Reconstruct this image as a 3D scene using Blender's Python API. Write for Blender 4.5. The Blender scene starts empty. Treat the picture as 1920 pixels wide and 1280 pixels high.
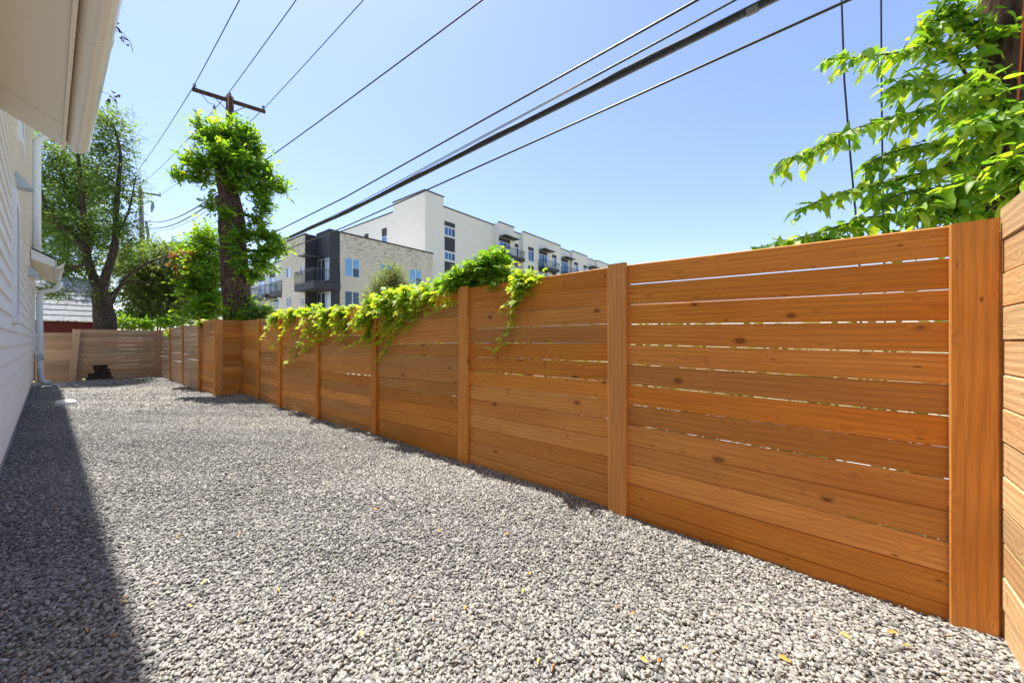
import bpy, bmesh, math, random
import numpy as np
from mathutils import Matrix, Vector
R = math.radians
rng = np.random.default_rng(7)
random.seed(7)
S = bpy.context.scene
COL = S.collection

# ------------------------------------------------------------------ camera, sky, sun
F = 700.0                      # focal length in photo pixels (1920 wide)
YAW = math.atan(798 / F)
H = 1.27
cam_d = bpy.data.cameras.new('camera'); cam = bpy.data.objects.new('camera', cam_d); COL.objects.link(cam)
cam.location = (0, 0, H); cam.rotation_euler = (math.pi/2, 0, -YAW)
cam_d.sensor_width = 36; cam_d.lens = 36*F/1920; cam_d.clip_start = 0.02; cam_d.clip_end = 3000
S.camera = cam
SUN_AZ, SUN_EL = 1.6, 70.5
w = bpy.data.worlds.new('World'); S.world = w; w.use_nodes = True
nt = w.node_tree; bg = nt.nodes['Background']
sky = nt.nodes.new('ShaderNodeTexSky'); sky.sky_type = 'NISHITA'; sky.sun_disc = False
sky.sun_elevation = R(SUN_EL); sky.sun_rotation = R(SUN_AZ); sky.altitude = 150
sky.air_density = 1.0; sky.dust_density = 1.0; sky.ozone_density = 1.5
tintn = nt.nodes.new('ShaderNodeMix'); tintn.data_type = 'RGBA'; tintn.blend_type = 'MULTIPLY'; tintn.inputs[0].default_value = 1.0
tintn.inputs[7].default_value = (.97, .945, 1.0, 1)          # one even white-balance for the whole sky
nt.links.new(sky.outputs[0], tintn.inputs[6]); nt.links.new(tintn.outputs[2], bg.inputs[0]); bg.inputs[1].default_value = 0.108
sd = bpy.data.lights.new('sun', 'SUN'); sun = bpy.data.objects.new('sun', sd); COL.objects.link(sun)
sd.energy = 4.0; sd.angle = R(0.53); sd.color = (1.0, 0.955, 0.88)
sv = Vector((math.sin(R(SUN_AZ))*math.cos(R(SUN_EL)), math.cos(R(SUN_AZ))*math.cos(R(SUN_EL)), math.sin(R(SUN_EL))))
sun.rotation_euler = sv.to_track_quat('Z', 'Y').to_euler(); sun.location = sv*60
S.view_settings.view_transform = 'Standard'; S.view_settings.look = 'None'
S.view_settings.exposure = 1.30; S.view_settings.gamma = 1.0; S.view_settings.use_curve_mapping = False
S.render.engine = 'CYCLES'
S.cycles.max_bounces = 8; S.cycles.diffuse_bounces = 5; S.cycles.transmission_bounces = 5; S.cycles.transparent_max_bounces = 8

# ------------------------------------------------------------------ photo pixel -> place
FW = (math.sin(YAW), math.cos(YAW)); RT = (math.cos(YAW), -math.sin(YAW))
def dr(x):
    u = (x-960)/F; return (FW[0]+u*RT[0], FW[1]+u*RT[1])
def at(x, y, dep):
    q = dr(x); return Vector((q[0]*dep, q[1]*dep, H+(640-y)/F*dep))
def onX(x, y, X): return at(x, y, X/dr(x)[0])
def onY(x, y, Y): return at(x, y, Y/dr(x)[1])
class Frame:                   # a frame turned about Z: local x, y
    def __init__(s, ox, oy, ang):
        s.o = (ox, oy); s.a = ang; s.X = (math.cos(ang), math.sin(ang)); s.Y = (-math.sin(ang), math.cos(ang))
    def loc(s, p):
        dx, dy = p[0]-s.o[0], p[1]-s.o[1]
        return Vector((dx*s.X[0]+dy*s.X[1], dx*s.Y[0]+dy*s.Y[1], p[2]))
    def wor(s, p): return Vector((s.o[0]+p[0]*s.X[0]+p[1]*s.Y[0], s.o[1]+p[0]*s.X[1]+p[1]*s.Y[1], p[2]))
    def px_y(s, x, y, ly):     # pixel on the plane local y = ly
        q = dr(x); k = q[0]*s.Y[0]+q[1]*s.Y[1]; o = s.o[0]*s.Y[0]+s.o[1]*s.Y[1]
        return s.loc(at(x, y, (ly+o)/k))
    def px_x(s, x, y, lx):     # pixel on the plane local x = lx
        q = dr(x); k = q[0]*s.X[0]+q[1]*s.X[1]; o = s.o[0]*s.X[0]+s.o[1]*s.X[1]
        return s.loc(at(x, y, (lx+o)/k))
def gz(X, Y):                  # height of the gravel
    pts = [(-5, 0.0), (4.8, 0.0), (8.5, -.07), (12, -.06), (20, -.13), (40, -.15)]
    for (a, za), (b, zb) in zip(pts, pts[1:]):
        if Y <= b: return za+(zb-za)*max(0, (Y-a))/(b-a)
    return -.15

# ------------------------------------------------------------------ object helpers
def empty(name, loc=(0,0,0), rz=0, label=None, cat=None, group=None):
    o = bpy.data.objects.new(name, None); COL.objects.link(o); o.empty_display_size = .1
    o.location = loc; o.rotation_euler = (0, 0, rz)
    return tag(o, label, cat, group)
def tag(o, label=None, cat=None, group=None, kind=None):
    if label: o['label'] = label
    if cat: o['category'] = cat
    if group: o['group'] = group
    if kind: o['kind'] = kind
    return o
def link(name, me, m=None, parent=None, M=None):
    o = bpy.data.objects.new(name, me); COL.objects.link(o)
    if m is not None and not me.materials: me.materials.append(m)
    if parent is not None: o.parent = parent
    if M is not None: o.matrix_basis = M
    return o
class MB:
    def __init__(s): s.v = []; s.f = []
    def add(s, v, f):
        n = len(s.v); s.v += [tuple(p) for p in v]; s.f += [tuple(i+n for i in q) for q in f]; return s
    def box(s, x0, x1, y0, y1, z0, z1):
        v = [(x0,y0,z0),(x1,y0,z0),(x1,y1,z0),(x0,y1,z0),(x0,y0,z1),(x1,y0,z1),(x1,y1,z1),(x0,y1,z1)]
        return s.add(v, [(3,2,1,0),(4,5,6,7),(0,1,5,4),(1,2,6,5),(2,3,7,6),(3,0,4,7)])
    def tube(s, pts, rad, n=8, cap=True):
        pts = [Vector(p) for p in pts]; m = len(pts)
        if not isinstance(rad, (list, tuple)): rad = [rad]*m
        ring = []; up = None
        for i, p in enumerate(pts):
            t = (pts[min(i+1, m-1)]-pts[max(i-1, 0)]).normalized()
            if up is None: up = Vector((1,0,0)) if abs(t.x) < .8 else Vector((0,1,0))
            a = (up-t*up.dot(t)).normalized(); up = a; b = t.cross(a)
            ring += [p+(a*math.cos(2*math.pi*k/n)+b*math.sin(2*math.pi*k/n))*rad[i] for k in range(n)]
        f = [(i*n+k, i*n+(k+1) % n, (i+1)*n+(k+1) % n, (i+1)*n+k) for i in range(m-1) for k in range(n)]
        if cap: f += [tuple(range(n-1, -1, -1)), tuple((m-1)*n+k for k in range(n))]
        return s.add(ring, f)
    def prism(s, prof, y0, y1):    # profile in x,z pushed along y
        n = len(prof)
        v = [(x, y0, z) for x, z in prof]+[(x, y1, z) for x, z in prof]
        f = [(k, (k+1) % n, n+(k+1) % n, n+k) for k in range(n)]+[tuple(range(n-1, -1, -1)), tuple(range(n, 2*n))]
        return s.add(v, f)
    def mesh(s, name, smooth=False, bevel=0, fix=True):
        me = bpy.data.meshes.new(name); me.from_pydata(s.v, [], s.f)
        if fix or bevel:
            bm = bmesh.new(); bm.from_mesh(me)
            if bevel: bmesh.ops.bevel(bm, geom=bm.edges[:], offset=bevel, segments=1, affect='EDGES')
            bmesh.ops.recalc_face_normals(bm, faces=bm.faces); bm.to_mesh(me); bm.free()
        if smooth: me.polygons.foreach_set('use_smooth', [True]*len(me.polygons))
        return me
    def build(s, name, m, parent=None, smooth=False, bevel=0, M=None): return link(name, s.mesh(name, smooth, bevel), m, parent, M)
def np_mesh(name, V, polys, tint=None, smooth=False):   # polys: list of int arrays (n, k)
    me = bpy.data.meshes.new(name)
    me.vertices.add(len(V)); me.vertices.foreach_set('co', np.ascontiguousarray(V, dtype=np.float32).ravel())
    li = np.concatenate([p.ravel() for p in polys]).astype(np.int32)
    tot = np.concatenate([np.full(len(p), p.shape[1]) for p in polys]).astype(np.int32)
    st = np.concatenate([[0], np.cumsum(tot)[:-1]]).astype(np.int32)
    me.loops.add(len(li)); me.loops.foreach_set('vertex_index', li)
    me.polygons.add(len(tot)); me.polygons.foreach_set('loop_start', st); me.polygons.foreach_set('loop_total', tot)
    if smooth: me.polygons.foreach_set('use_smooth', np.ones(len(tot), dtype=bool))
    if tint is not None:
        a = me.attributes.new('tint', 'FLOAT', 'POINT'); a.data.foreach_set('value', tint.astype(np.float32))
    me.update(calc_edges=True); me.validate()
    return me

# ------------------------------------------------------------------ materials
def new_mat(name):
    m = bpy.data.materials.new(name); m.use_nodes = True
    t = m.node_tree; b = t.nodes['Principled BSDF']; return m, t, b
def nd(t, typ, ins=None, **kw):
    n = t.nodes.new('ShaderNode'+typ)
    for k, v in kw.items(): setattr(n, k, v)
    for k, v in (ins or {}).items():
        if hasattr(v, 'is_linked') or hasattr(v, 'links'): t.links.new(v, n.inputs[k])
        else: n.inputs[k].default_value = v
    return n
def ramp(t, fac, stops, interp='LINEAR'):
    n = t.nodes.new('ShaderNodeValToRGB'); n.color_ramp.interpolation = interp
    e = n.color_ramp.elements
    while len(e) < len(stops): e.new(.5)
    for q, (p, c) in zip(e, stops): q.position = p; q.color = (*c, 1) if len(c) == 3 else c
    t.links.new(fac, n.inputs[0]); return n.outputs[0]
def mixc(t, f, a, b, mode='MIX'):
    n = t.nodes.new('ShaderNodeMix'); n.data_type = 'RGBA'; n.blend_type = mode
    for i, v in ((0, f), (6, a), (7, b)):
        if hasattr(v, 'links'): t.links.new(v, n.inputs[i])
        else: n.inputs[i].default_value = v if i == 0 else ((*v, 1) if len(v) == 3 else v)
    return n.outputs[2]
def math_(t, op, a, b=None, c=None):
    n = t.nodes.new('ShaderNodeMath'); n.operation = op
    for i, v in enumerate((a, b, c)):
        if v is None: continue
        if hasattr(v, 'links'): t.links.new(v, n.inputs[i])
        else: n.inputs[i].default_value = v
    return n.outputs[0]
def mapv(t, vec, scale, off=None):
    n = nd(t, 'Mapping', {'Scale': scale}); t.links.new(vec, n.inputs[0])
    if off is not None: n.inputs['Location'].default_value = off
    return n.outputs[0]
def bump(t, b, hgt, strength=.3, dist=.01):
    n = nd(t, 'Bump', {'Strength': strength, 'Distance': dist}); t.links.new(hgt, n.inputs['Height']); t.links.new(n.outputs[0], b.inputs['Normal']); return n

def wood_mat(name, light, mid, dark, rough=.62, sheen=.35):
    m, t, b = new_mat(name)
    tc = nd(t, 'TexCoord'); oi = nd(t, 'ObjectInfo')
    off = nd(t, 'CombineXYZ'); r100 = math_(t, 'MULTIPLY', oi.outputs['Random'], 71.0)
    for i in range(3): t.links.new(r100, off.inputs[i])
    add = nd(t, 'VectorMath', operation='ADD'); t.links.new(tc.outputs['Object'], add.inputs[0]); t.links.new(off.outputs[0], add.inputs[1])
    p = add.outputs[0]
    # slow warp so that the rings make cathedral arches
    warp = nd(t, 'TexNoise', {'Vector': mapv(t, p, (.7, 2, 4)), 'Scale': 1.0, 'Detail': 3.0})
    knot = nd(t, 'TexVoronoi', {'Vector': mapv(t, p, (5.2, 0.0, 9.5)), 'Scale': 1.0, 'Randomness': 1.0})
    kd = knot.outputs['Distance']
    kfield = ramp(t, kd, [(0.0, (1,1,1)), (.32, (0,0,0))])
    sz = nd(t, 'SeparateXYZ'); t.links.new(p, sz.inputs[0])
    ph = math_(t, 'ADD', math_(t, 'MULTIPLY', sz.outputs[2], 190.0), math_(t, 'MULTIPLY', warp.outputs['Fac'], 22.0))
    ph = math_(t, 'ADD', ph, math_(t, 'MULTIPLY', kfield, 9.0))
    rings = math_(t, 'MULTIPLY_ADD', math_(t, 'SINE', ph), .5, .5)
    fine = nd(t, 'TexNoise', {'Vector': mapv(t, p, (2.2, 60, 230)), 'Scale': 1.0, 'Detail': 4.0, 'Roughness': .7})
    blot = nd(t, 'TexNoise', {'Vector': mapv(t, p, (1.3, 3, 6)), 'Scale': 1.0, 'Detail': 3.0})
    c = mixc(t, ramp(t, blot.outputs['Fac'], [(.3, (0,0,0)), (.72, (1,1,1))]), mid, light)
    rr = math_(t, 'MULTIPLY', math_(t, 'POWER', rings, 3.0), .30)
    c = mixc(t, rr, c, dark)
    c = mixc(t, math_(t, 'MULTIPLY', ramp(t, fine.outputs['Fac'], [(.40, (1,1,1)), (.60, (0,0,0))]), .42), c, dark)
    # a knot only in a few cells
    sel = nd(t, 'SeparateColor'); t.links.new(knot.outputs['Color'], sel.inputs[0])
    kon = math_(t, 'GREATER_THAN', sel.outputs[0], .46)
    kcore = math_(t, 'MULTIPLY', ramp(t, math_(t, 'DIVIDE', kd, math_(t, 'MULTIPLY_ADD', math_(t, 'POWER', sel.outputs[1], 2.0), 1.25, .22)), [(.055, (.75,.75,.75)), (.085, (1,1,1)), (.11, (.35,.35,.35)), (.19, (0,0,0))]), kon)
    c = mixc(t, math_(t, 'MULTIPLY', kcore, .9), c, (dark[0]*.42, dark[1]*.38, dark[2]*.35))
    # pin knots and short slanting bark streaks
    k2 = nd(t, 'TexVoronoi', {'Vector': mapv(t, p, (6.5, 0.0, 17.0), (3.1, 0, 1.7)), 'Scale': 1.0}); s2 = nd(t, 'SeparateColor'); t.links.new(k2.outputs['Color'], s2.inputs[0])
    pin = math_(t, 'MULTIPLY', ramp(t, k2.outputs['Distance'], [(.05, (1,1,1)), (.13, (0,0,0))]), math_(t, 'GREATER_THAN', s2.outputs[0], .66))
    c = mixc(t, math_(t, 'MULTIPLY', pin, .8), c, (dark[0]*.5, dark[1]*.45, dark[2]*.4))
    sk = nd(t, 'Mapping', {'Rotation': (0, .55, 0), 'Scale': (9.0, 0.0, 4.5)}); t.links.new(p, sk.inputs[0])
    k3 = nd(t, 'TexVoronoi', {'Scale': 1.0}); t.links.new(sk.outputs[0], k3.inputs['Vector']); s3 = nd(t, 'SeparateColor'); t.links.new(k3.outputs['Color'], s3.inputs[0])
    stk = math_(t, 'MULTIPLY', ramp(t, k3.outputs['Distance'], [(.04, (1,1,1)), (.17, (0,0,0))]), math_(t, 'GREATER_THAN', s3.outputs[0], .86))
    c = mixc(t, math_(t, 'MULTIPLY', stk, .55), c, (dark[0]*.7, dark[1]*.6, dark[2]*.6))
    # every board its own tone
    wn = nd(t, 'TexWhiteNoise', noise_dimensions='1D'); t.links.new(r100, wn.inputs['W'])
    hsv = nd(t, 'HueSaturation', {'Fac': 1.0}); t.links.new(c, hsv.inputs['Color'])
    t.links.new(math_(t, 'MULTIPLY_ADD', oi.outputs['Random'], .42, .78), hsv.inputs['Value'])
    t.links.new(math_(t, 'MULTIPLY_ADD', wn.outputs[0], .007, .4965), hsv.inputs['Hue'])
    t.links.new(math_(t, 'MULTIPLY_ADD', wn.outputs[0], -.10, 1.04), hsv.inputs['Saturation'])
    t.links.new(hsv.outputs[0], b.inputs['Base Color'])
    b.inputs['Roughness'].default_value = rough; b.inputs['Specular IOR Level'].default_value = sheen
    saw = nd(t, 'TexNoise', {'Vector': mapv(t, p, (140, 20, 9)), 'Scale': 1.0, 'Detail': 2.0})
    h = math_(t, 'ADD', math_(t, 'MULTIPLY', fine.outputs['Fac'], 1.0), math_(t, 'MULTIPLY', rings, .35))
    h = math_(t, 'ADD', h, math_(t, 'MULTIPLY', saw.outputs['Fac'], .4))
    bump(t, b, h, .8, .0035)
    return m
WOOD = wood_mat('cedar', (.74,.325,.060), (.62,.235,.036), (.32,.098,.014))
WOODP = wood_mat('pale_cedar', (.68,.44,.27), (.56,.345,.20), (.30,.155,.075))
WOODS = wood_mat('sunlit_cedar', (.76,.50,.26), (.68,.42,.19), (.45,.23,.08))  # same cedar as the long fence, sunlight painted in as a paler colour

def plain(name, col, rough=.6, spec=.4, metal=0, noise=0, scale=6, bmp=0):
    m, t, b = new_mat(name); b.inputs['Roughness'].default_value = rough; b.inputs['Metallic'].default_value = metal
    b.inputs['Specular IOR Level'].default_value = spec
    tc = nd(t, 'TexCoord'); n = nd(t, 'TexNoise', {'Vector': tc.outputs['Object'], 'Scale': scale, 'Detail': 6.0, 'Roughness': .6})
    k = noise
    t.links.new(ramp(t, n.outputs['Fac'], [(.3, tuple(c*(1-k) for c in col)), (.7, tuple(min(1, c*(1+k)) for c in col))]), b.inputs['Base Color'])
    if bmp: bump(t, b, n.outputs['Fac'], bmp, .004)
    return m
SIDING = plain('painted_siding', (.84,.82,.77), .55, .35, noise=.03, scale=3, bmp=.05)
TRIM = plain('white_trim', (.80,.80,.79), .45, .4, noise=.02)
SOFFIT = plain('soffit_paint', (.83,.76,.64), .7, .25, noise=.025, scale=30)
GUTTER = plain('gutter_metal', (.82,.77,.66), .25, .5, noise=.02, scale=2)
PIPE = plain('white_pipe', (.80,.83,.86), .35, .45, noise=.03)
HOOD = plain('galvanised_hood', (.45,.50,.54), .45, .5, metal=.3, noise=.08)
CONC = plain('concrete', (.36,.36,.36), .85, .2, noise=.15, scale=14, bmp=.3)
DARKMETAL = plain('dark_metal', (.035,.037,.042), .45, .4, noise=.1)
CABLE = plain('cable', (.022,.023,.026), .42, .5, noise=.2)
STEEL = plain('weathered_steel', (.16,.16,.17), .5, .5, metal=.4, noise=.25, scale=30)
PORC = plain('porcelain', (.22,.23,.25), .25, .5)
SHINGLE = plain('asphalt_shingle', (.25,.26,.28), .9, .2, noise=.3, scale=9, bmp=.3)
ROOFDARK = plain('dark_shingle', (.05,.052,.06), .9, .2, noise=.3, scale=20)
REDWALL = plain('dark_red_board', (.11,.015,.018), .65, .3, noise=.15, scale=4)
STUCCO = plain('white_stucco', (.74,.72,.67), .9, .15, noise=.03, scale=.7, bmp=.05)
STUCCO2 = plain('cool_stucco', (.60,.64,.62), .9, .15, noise=.03, scale=.7)
CHAR = plain('charcoal_panel', (.04,.041,.05), .6, .35, noise=.06, scale=2)
FRAMEW = plain('window_frame', (.62,.64,.68), .4, .4)
ORANGE = plain('orange_wire', (.62,.13,.02), .5, .4)
PEDESTAL = plain('white_plastic', (.78,.78,.76), .5, .4, noise=.04)
def glass(name, col, rough=.06):
    m, t, b = new_mat(name); b.inputs['Base Color'].default_value = (*col, 1); b.inputs['Roughness'].default_value = rough
    b.inputs['Specular IOR Level'].default_value = .8; b.inputs['Metallic'].default_value = .35; return m
GLASS = glass('dark_window_glass', (.035,.06,.10)); BLIND = glass('window_with_blind', (.17,.34,.50), .18)
PALEGL = glass('curtained_glass', (.40,.46,.58), .2); BLUEGL = glass('blue_glass', (.05,.13,.34), .08)
def bark_mat(name, a, bb, sc=1):
    m, t, b = new_mat(name); b.inputs['Roughness'].default_value = .95; b.inputs['Specular IOR Level'].default_value = .1
    tc = nd(t, 'TexCoord')
    n = nd(t, 'TexNoise', {'Vector': mapv(t, tc.outputs['Object'], (22*sc, 22*sc, 4*sc)), 'Scale': 1.0, 'Detail': 6.0, 'Roughness': .65})
    v = nd(t, 'TexVoronoi', {'Vector': mapv(t, tc.outputs['Object'], (26*sc, 26*sc, 6*sc)), 'Scale': 1.0})
    f = math_(t, 'ADD', math_(t, 'MULTIPLY', n.outputs['Fac'], .6), math_(t, 'MULTIPLY', v.outputs['Distance'], .5))
    t.links.new(ramp(t, f, [(.35, a), (.75, bb)]), b.inputs['Base Color']); bump(t, b, f, .9, .03)
    return m
BARK = bark_mat('bark', (.035,.022,.016), (.15,.10,.075)); BARKD = bark_mat('dark_bark', (.03,.022,.018), (.11,.085,.07))
POLE = bark_mat('pole_wood', (.04,.024,.017), (.12,.075,.052), 1.2); POLEG = bark_mat('grey_pole_wood', (.09,.085,.085), (.21,.20,.195), 1.2)
TWIG = plain('twig', (.10,.075,.04), .8, .2, noise=.3, scale=40)
VSTEM = plain('vine_stem', (.30,.15,.07), .7, .3, noise=.2, scale=40)
def leaf_mat(name, cols, trans, mixf=.56, use_obj=False, gloss=.03):
    m = bpy.data.materials.new(name); m.use_nodes = True; t = m.node_tree; t.nodes.remove(t.nodes['Principled BSDF'])
    out = t.nodes['Material Output']
    if use_obj: fac = nd(t, 'ObjectInfo').outputs['Random']
    else: fac = nd(t, 'Attribute', attribute_name='tint').outputs['Fac']
    n = len(cols)
    cd = ramp(t, fac, [(i/(n-1), c) for i, c in enumerate(cols)]); ct = ramp(t, fac, [(i/(n-1), c) for i, c in enumerate(trans)])
    df = nd(t, 'BsdfDiffuse'); t.links.new(cd, df.inputs[0]); tr = nd(t, 'BsdfTranslucent'); t.links.new(ct, tr.inputs[0])
    mx = nd(t, 'MixShader', {0: mixf}); t.links.new(df.outputs[0], mx.inputs[1]); t.links.new(tr.outputs[0], mx.inputs[2])
    gl = nd(t, 'BsdfGlossy', {'Roughness': .5}); gl.inputs[0].default_value = (1,1,1,1)
    m2 = nd(t, 'MixShader', {0: gloss}); t.links.new(mx.outputs[0], m2.inputs[1]); t.links.new(gl.outputs[0], m2.inputs[2])
    t.links.new(m2.outputs[0], out.inputs[0]); return m
G_BRIGHT = [(.04,.13,.010), (.09,.23,.015), (.20,.34,.02)]; T_BRIGHT = [(.16,.38,.015), (.34,.58,.02), (.62,.74,.03)]
G_MID = [(.035,.085,.018), (.07,.145,.025), (.14,.21,.04)]; T_MID = [(.12,.24,.03), (.24,.40,.05), (.42,.54,.09)]
G_OLIVE = [(.05,.09,.02), (.09,.14,.03), (.16,.20,.05)]; T_OLIVE = [(.16,.26,.04), (.32,.42,.06), (.5,.54,.10)]
G_VINE = [(.08,.21,.012), (.22,.38,.018), (.45,.50,.02)]; T_VINE = [(.30,.56,.02), (.58,.76,.03), (.85,.82,.04)]
LB, LM, LO, LV = leaf_mat('bright_leaf', G_BRIGHT, T_BRIGHT), leaf_mat('oak_leaf', G_MID, T_MID), leaf_mat('olive_leaf', G_OLIVE, T_OLIVE), leaf_mat('vine_leaf', G_VINE, T_VINE)
LBo = leaf_mat('bright_leaf_single', [(.06,.17,.012), (.13,.28,.018), (.26,.40,.022)], [(.22,.46,.015), (.42,.66,.02), (.72,.80,.03)], use_obj=True, gloss=.04); LVo = leaf_mat('vine_leaf_single', [(.14,.28,.015), (.30,.43,.02), (.48,.50,.02)], [(.42,.66,.03), (.70,.80,.03), (.88,.80,.04)], use_obj=True)
LR = leaf_mat('rust_leaf', [(.16,.05,.02), (.28,.10,.03), (.34,.17,.05)], [(.26,.08,.03), (.45,.17,.04), (.48,.28,.06)])
LDRY = leaf_mat('dry_leaf', [(.07,.03,.02), (.12,.05,.03), (.16,.07,.04)], [(.06,.03,.02), (.1,.04,.03), (.12,.06,.03)], .2)
LGRASS = leaf_mat('weed_leaf', [(.06,.12,.02), (.14,.22,.03), (.40,.38,.10)], [(.14,.25,.03), (.3,.42,.05), (.5,.48,.15)])

# ------------------------------------------------------------------ ground
def ground_mats():
    m, t, b = new_mat('gravel_bed'); tc = nd(t, 'TexCoord'); b.inputs['Roughness'].default_value = .95; b.inputs['Specular IOR Level'].default_value = .15
    v = nd(t, 'TexVoronoi', {'Vector': tc.outputs['Object'], 'Scale': 55.0}); n = nd(t, 'TexNoise', {'Vector': tc.outputs['Object'], 'Scale': 1.1, 'Detail': 5.0})
    sc = nd(t, 'SeparateColor'); t.links.new(v.outputs['Color'], sc.inputs[0])
    c = ramp(t, sc.outputs[0], [(0, (.13,.13,.135)), (.5, (.25,.245,.24)), (1, (.42,.41,.39))])
    c = mixc(t, math_(t, 'MULTIPLY', n.outputs['Fac'], .25), c, (.30,.25,.19)); t.links.new(c, b.inputs['Base Color'])
    bump(t, b, math_(t, 'SUBTRACT', 1.0, v.outputs['Distance']), 1.0, .03)
    m2, t, b = new_mat('dry_ground'); tc = nd(t, 'TexCoord'); b.inputs['Roughness'].default_value = 1
    n = nd(t, 'TexNoise', {'Vector': tc.outputs['Object'], 'Scale': .35, 'Detail': 8.0, 'Roughness': .7})
    t.links.new(ramp(t, n.outputs['Fac'], [(.35, (.09,.13,.035)), (.5, (.24,.22,.10)), (.65, (.36,.31,.21))]), b.inputs['Base Color'])
    bump(t, b, n.outputs['Fac'], .5, .05)
    m3 = plain('alley_concrete', (.50,.48,.45), .9, .2, noise=.15, scale=1.5)
    return m, m2, m3
GRAV, DIRT, ALLEY = ground_mats()
me = MB().add([(-400,-300,-.32),(400,-300,-.32),(400,700,-.32),(-400,700,-.32)], [(0,1,2,3)]).mesh('ground')
tag(link('ground', me, DIRT), kind='structure')
me = MB().add([(4.7,-40,-.31),(9.2,-40,-.31),(9.2,90,-.31),(4.7,90,-.31)], [(0,1,2,3)]).mesh('alley')
tag(link('alley', me, ALLEY), kind='structure')
# the yard: a gently uneven sheet between the house and the fences
nx, ny = 40, 130
xs = np.linspace(-1.6, 2.615, nx); ys = np.linspace(-1.2, 21.0, ny)
def hum(x, y): return .012*np.sin(x*2.1+y*.9)+.009*np.sin(x*4.3-y*2.2+1)+.006*np.sin(x*7.1+y*5.3)
V = np.array([(x, y, gz(x, y)+float(hum(x, y))) for y in ys for x in xs])
Q = np.array([(j*nx+i, j*nx+i+1, (j+1)*nx+i+1, (j+1)*nx+i) for j in range(ny-1) for i in range(nx-1)])
yard = tag(link('gravel_yard', np_mesh('gravel_yard', V, [Q], smooth=True), GRAV), kind='structure')

def stone_mat(name, use_obj=False):
    m, t, b = new_mat(name); b.inputs['Roughness'].default_value = .85; b.inputs['Specular IOR Level'].default_value = .25
    f = nd(t, 'ObjectInfo').outputs['Random'] if use_obj else nd(t, 'Attribute', attribute_name='tint').outputs['Fac']
    t.links.new(ramp(t, f, [(0, (.085,.085,.088)), (.2, (.17,.167,.163)), (.5, (.285,.276,.258)), (.8, (.41,.39,.352)), (.93, (.49,.463,.41)), (.97, (.37,.27,.18)), (1, (.57,.55,.50))]), b.inputs['Base Color'])
    return m
STONE, STONEo = stone_mat('crushed_stone'), stone_mat('crushed_stone_single', True)
g = (1+5**.5)/2
ICO = np.array([(-1,g,0),(1,g,0),(-1,-g,0),(1,-g,0),(0,-1,g),(0,1,g),(0,-1,-g),(0,1,-g),(g,0,-1),(g,0,1),(-g,0,-1),(-g,0,1)])/math.sqrt(1+g*g)
ICF = np.array([(0,11,5),(0,5,1),(0,1,7),(0,7,10),(0,10,11),(1,5,9),(5,11,4),(11,10,2),(10,7,6),(7,1,8),(3,9,4),(3,4,2),(3,2,6),(3,6,8),(3,8,9),(4,9,5),(2,4,11),(6,2,10),(8,6,7),(9,8,1)])
OCT = np.array([(1,0,0),(-1,0,0),(0,1,0),(0,-1,0),(0,0,1),(0,0,-1.)]); OCF = np.array([(0,2,4),(2,1,4),(1,3,4),(3,0,4),(2,0,5),(1,2,5),(3,1,5),(0,3,5)])
def rot_rand(n, tilt=.6):
    a = rng.uniform(0, 2*math.pi, n); bx = rng.normal(0, tilt, n); by = rng.normal(0, tilt, n)
    def rz(a): z = np.zeros((n,3,3)); c, s = np.cos(a), np.sin(a); z[:,0,0]=c; z[:,0,1]=-s; z[:,1,0]=s; z[:,1,1]=c; z[:,2,2]=1; return z
    def rx(a): z = np.zeros((n,3,3)); c, s = np.cos(a), np.sin(a); z[:,1,1]=c; z[:,1,2]=-s; z[:,2,1]=s; z[:,2,2]=c; z[:,0,0]=1; return z
    def ry(a): z = np.zeros((n,3,3)); c, s = np.cos(a), np.sin(a); z[:,0,0]=c; z[:,0,2]=s; z[:,2,0]=-s; z[:,2,2]=c; z[:,1,1]=1; return z
    return rx(bx) @ ry(by) @ rz(a)
def wall_x(y): return -.285-.0432*np.asarray(y)
def stones(y0, y1, dens, rmean, T, TF, name):
    n = int((y1-y0)*3.3*dens)
    x = rng.uniform(-1.2, 2.60, n); y = rng.uniform(y0, y1, n)
    dep = x*FW[0]+y*FW[1]; lat = x*RT[0]+y*RT[1]
    fx = np.where(y > 11.4, 2.06-(y-11.4)*.017, 2.605)
    k = (dep > 1.15) & (np.abs(lat) < dep*1.47) & (x > wall_x(y)) & (x < fx)
    x, y = x[k], y[k]; n = len(x)
    z = np.array([gz(a, b) for a, b in zip(x, y)])+hum(x, y)
    r = rmean*np.exp(rng.normal(0, .22, n))
    sc = np.stack([r*rng.uniform(1.0, 1.5, n), r*rng.uniform(.75, 1.05, n), r*rng.uniform(.38, .68, n)], 1)
    P = (T[None]*(1+rng.normal(0, .16, (n, len(T), 1)))+np.clip(rng.normal(0, .20, (n, len(T), 3)), -.4, .4))*sc[:, None, :]
    P = np.einsum('nij,nkj->nki', rot_rand(n, .42), P)
    P += np.stack([x, y, z+rng.uniform(-.003, .010, n)], 1)[:, None, :]
    FF = (TF[None]+(np.arange(n)*len(T))[:, None, None]).reshape(-1, 3)
    tn = np.clip(rng.beta(2.2, 2.2, n)+.12*np.sin(x*1.7+y*1.1)*np.sin(y*.7), 0, 1)
    o = link(name, np_mesh(name, P.reshape(-1, 3), [FF], np.repeat(tn, len(T))), STONE)
    return o
CUB = np.array([(x, y, z) for x in (-1,1) for y in (-1,1) for z in (-1,1)], float)*.72
CUF = np.array([(0,1,3),(0,3,2),(4,6,7),(4,7,5),(0,4,5),(0,5,1),(2,3,7),(2,7,6),(0,2,6),(0,6,4),(1,5,7),(1,7,3)])
o = stones(-1.0, 3.5, 11500, .0076, CUB, CUF, 'gravel_stones')
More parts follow.
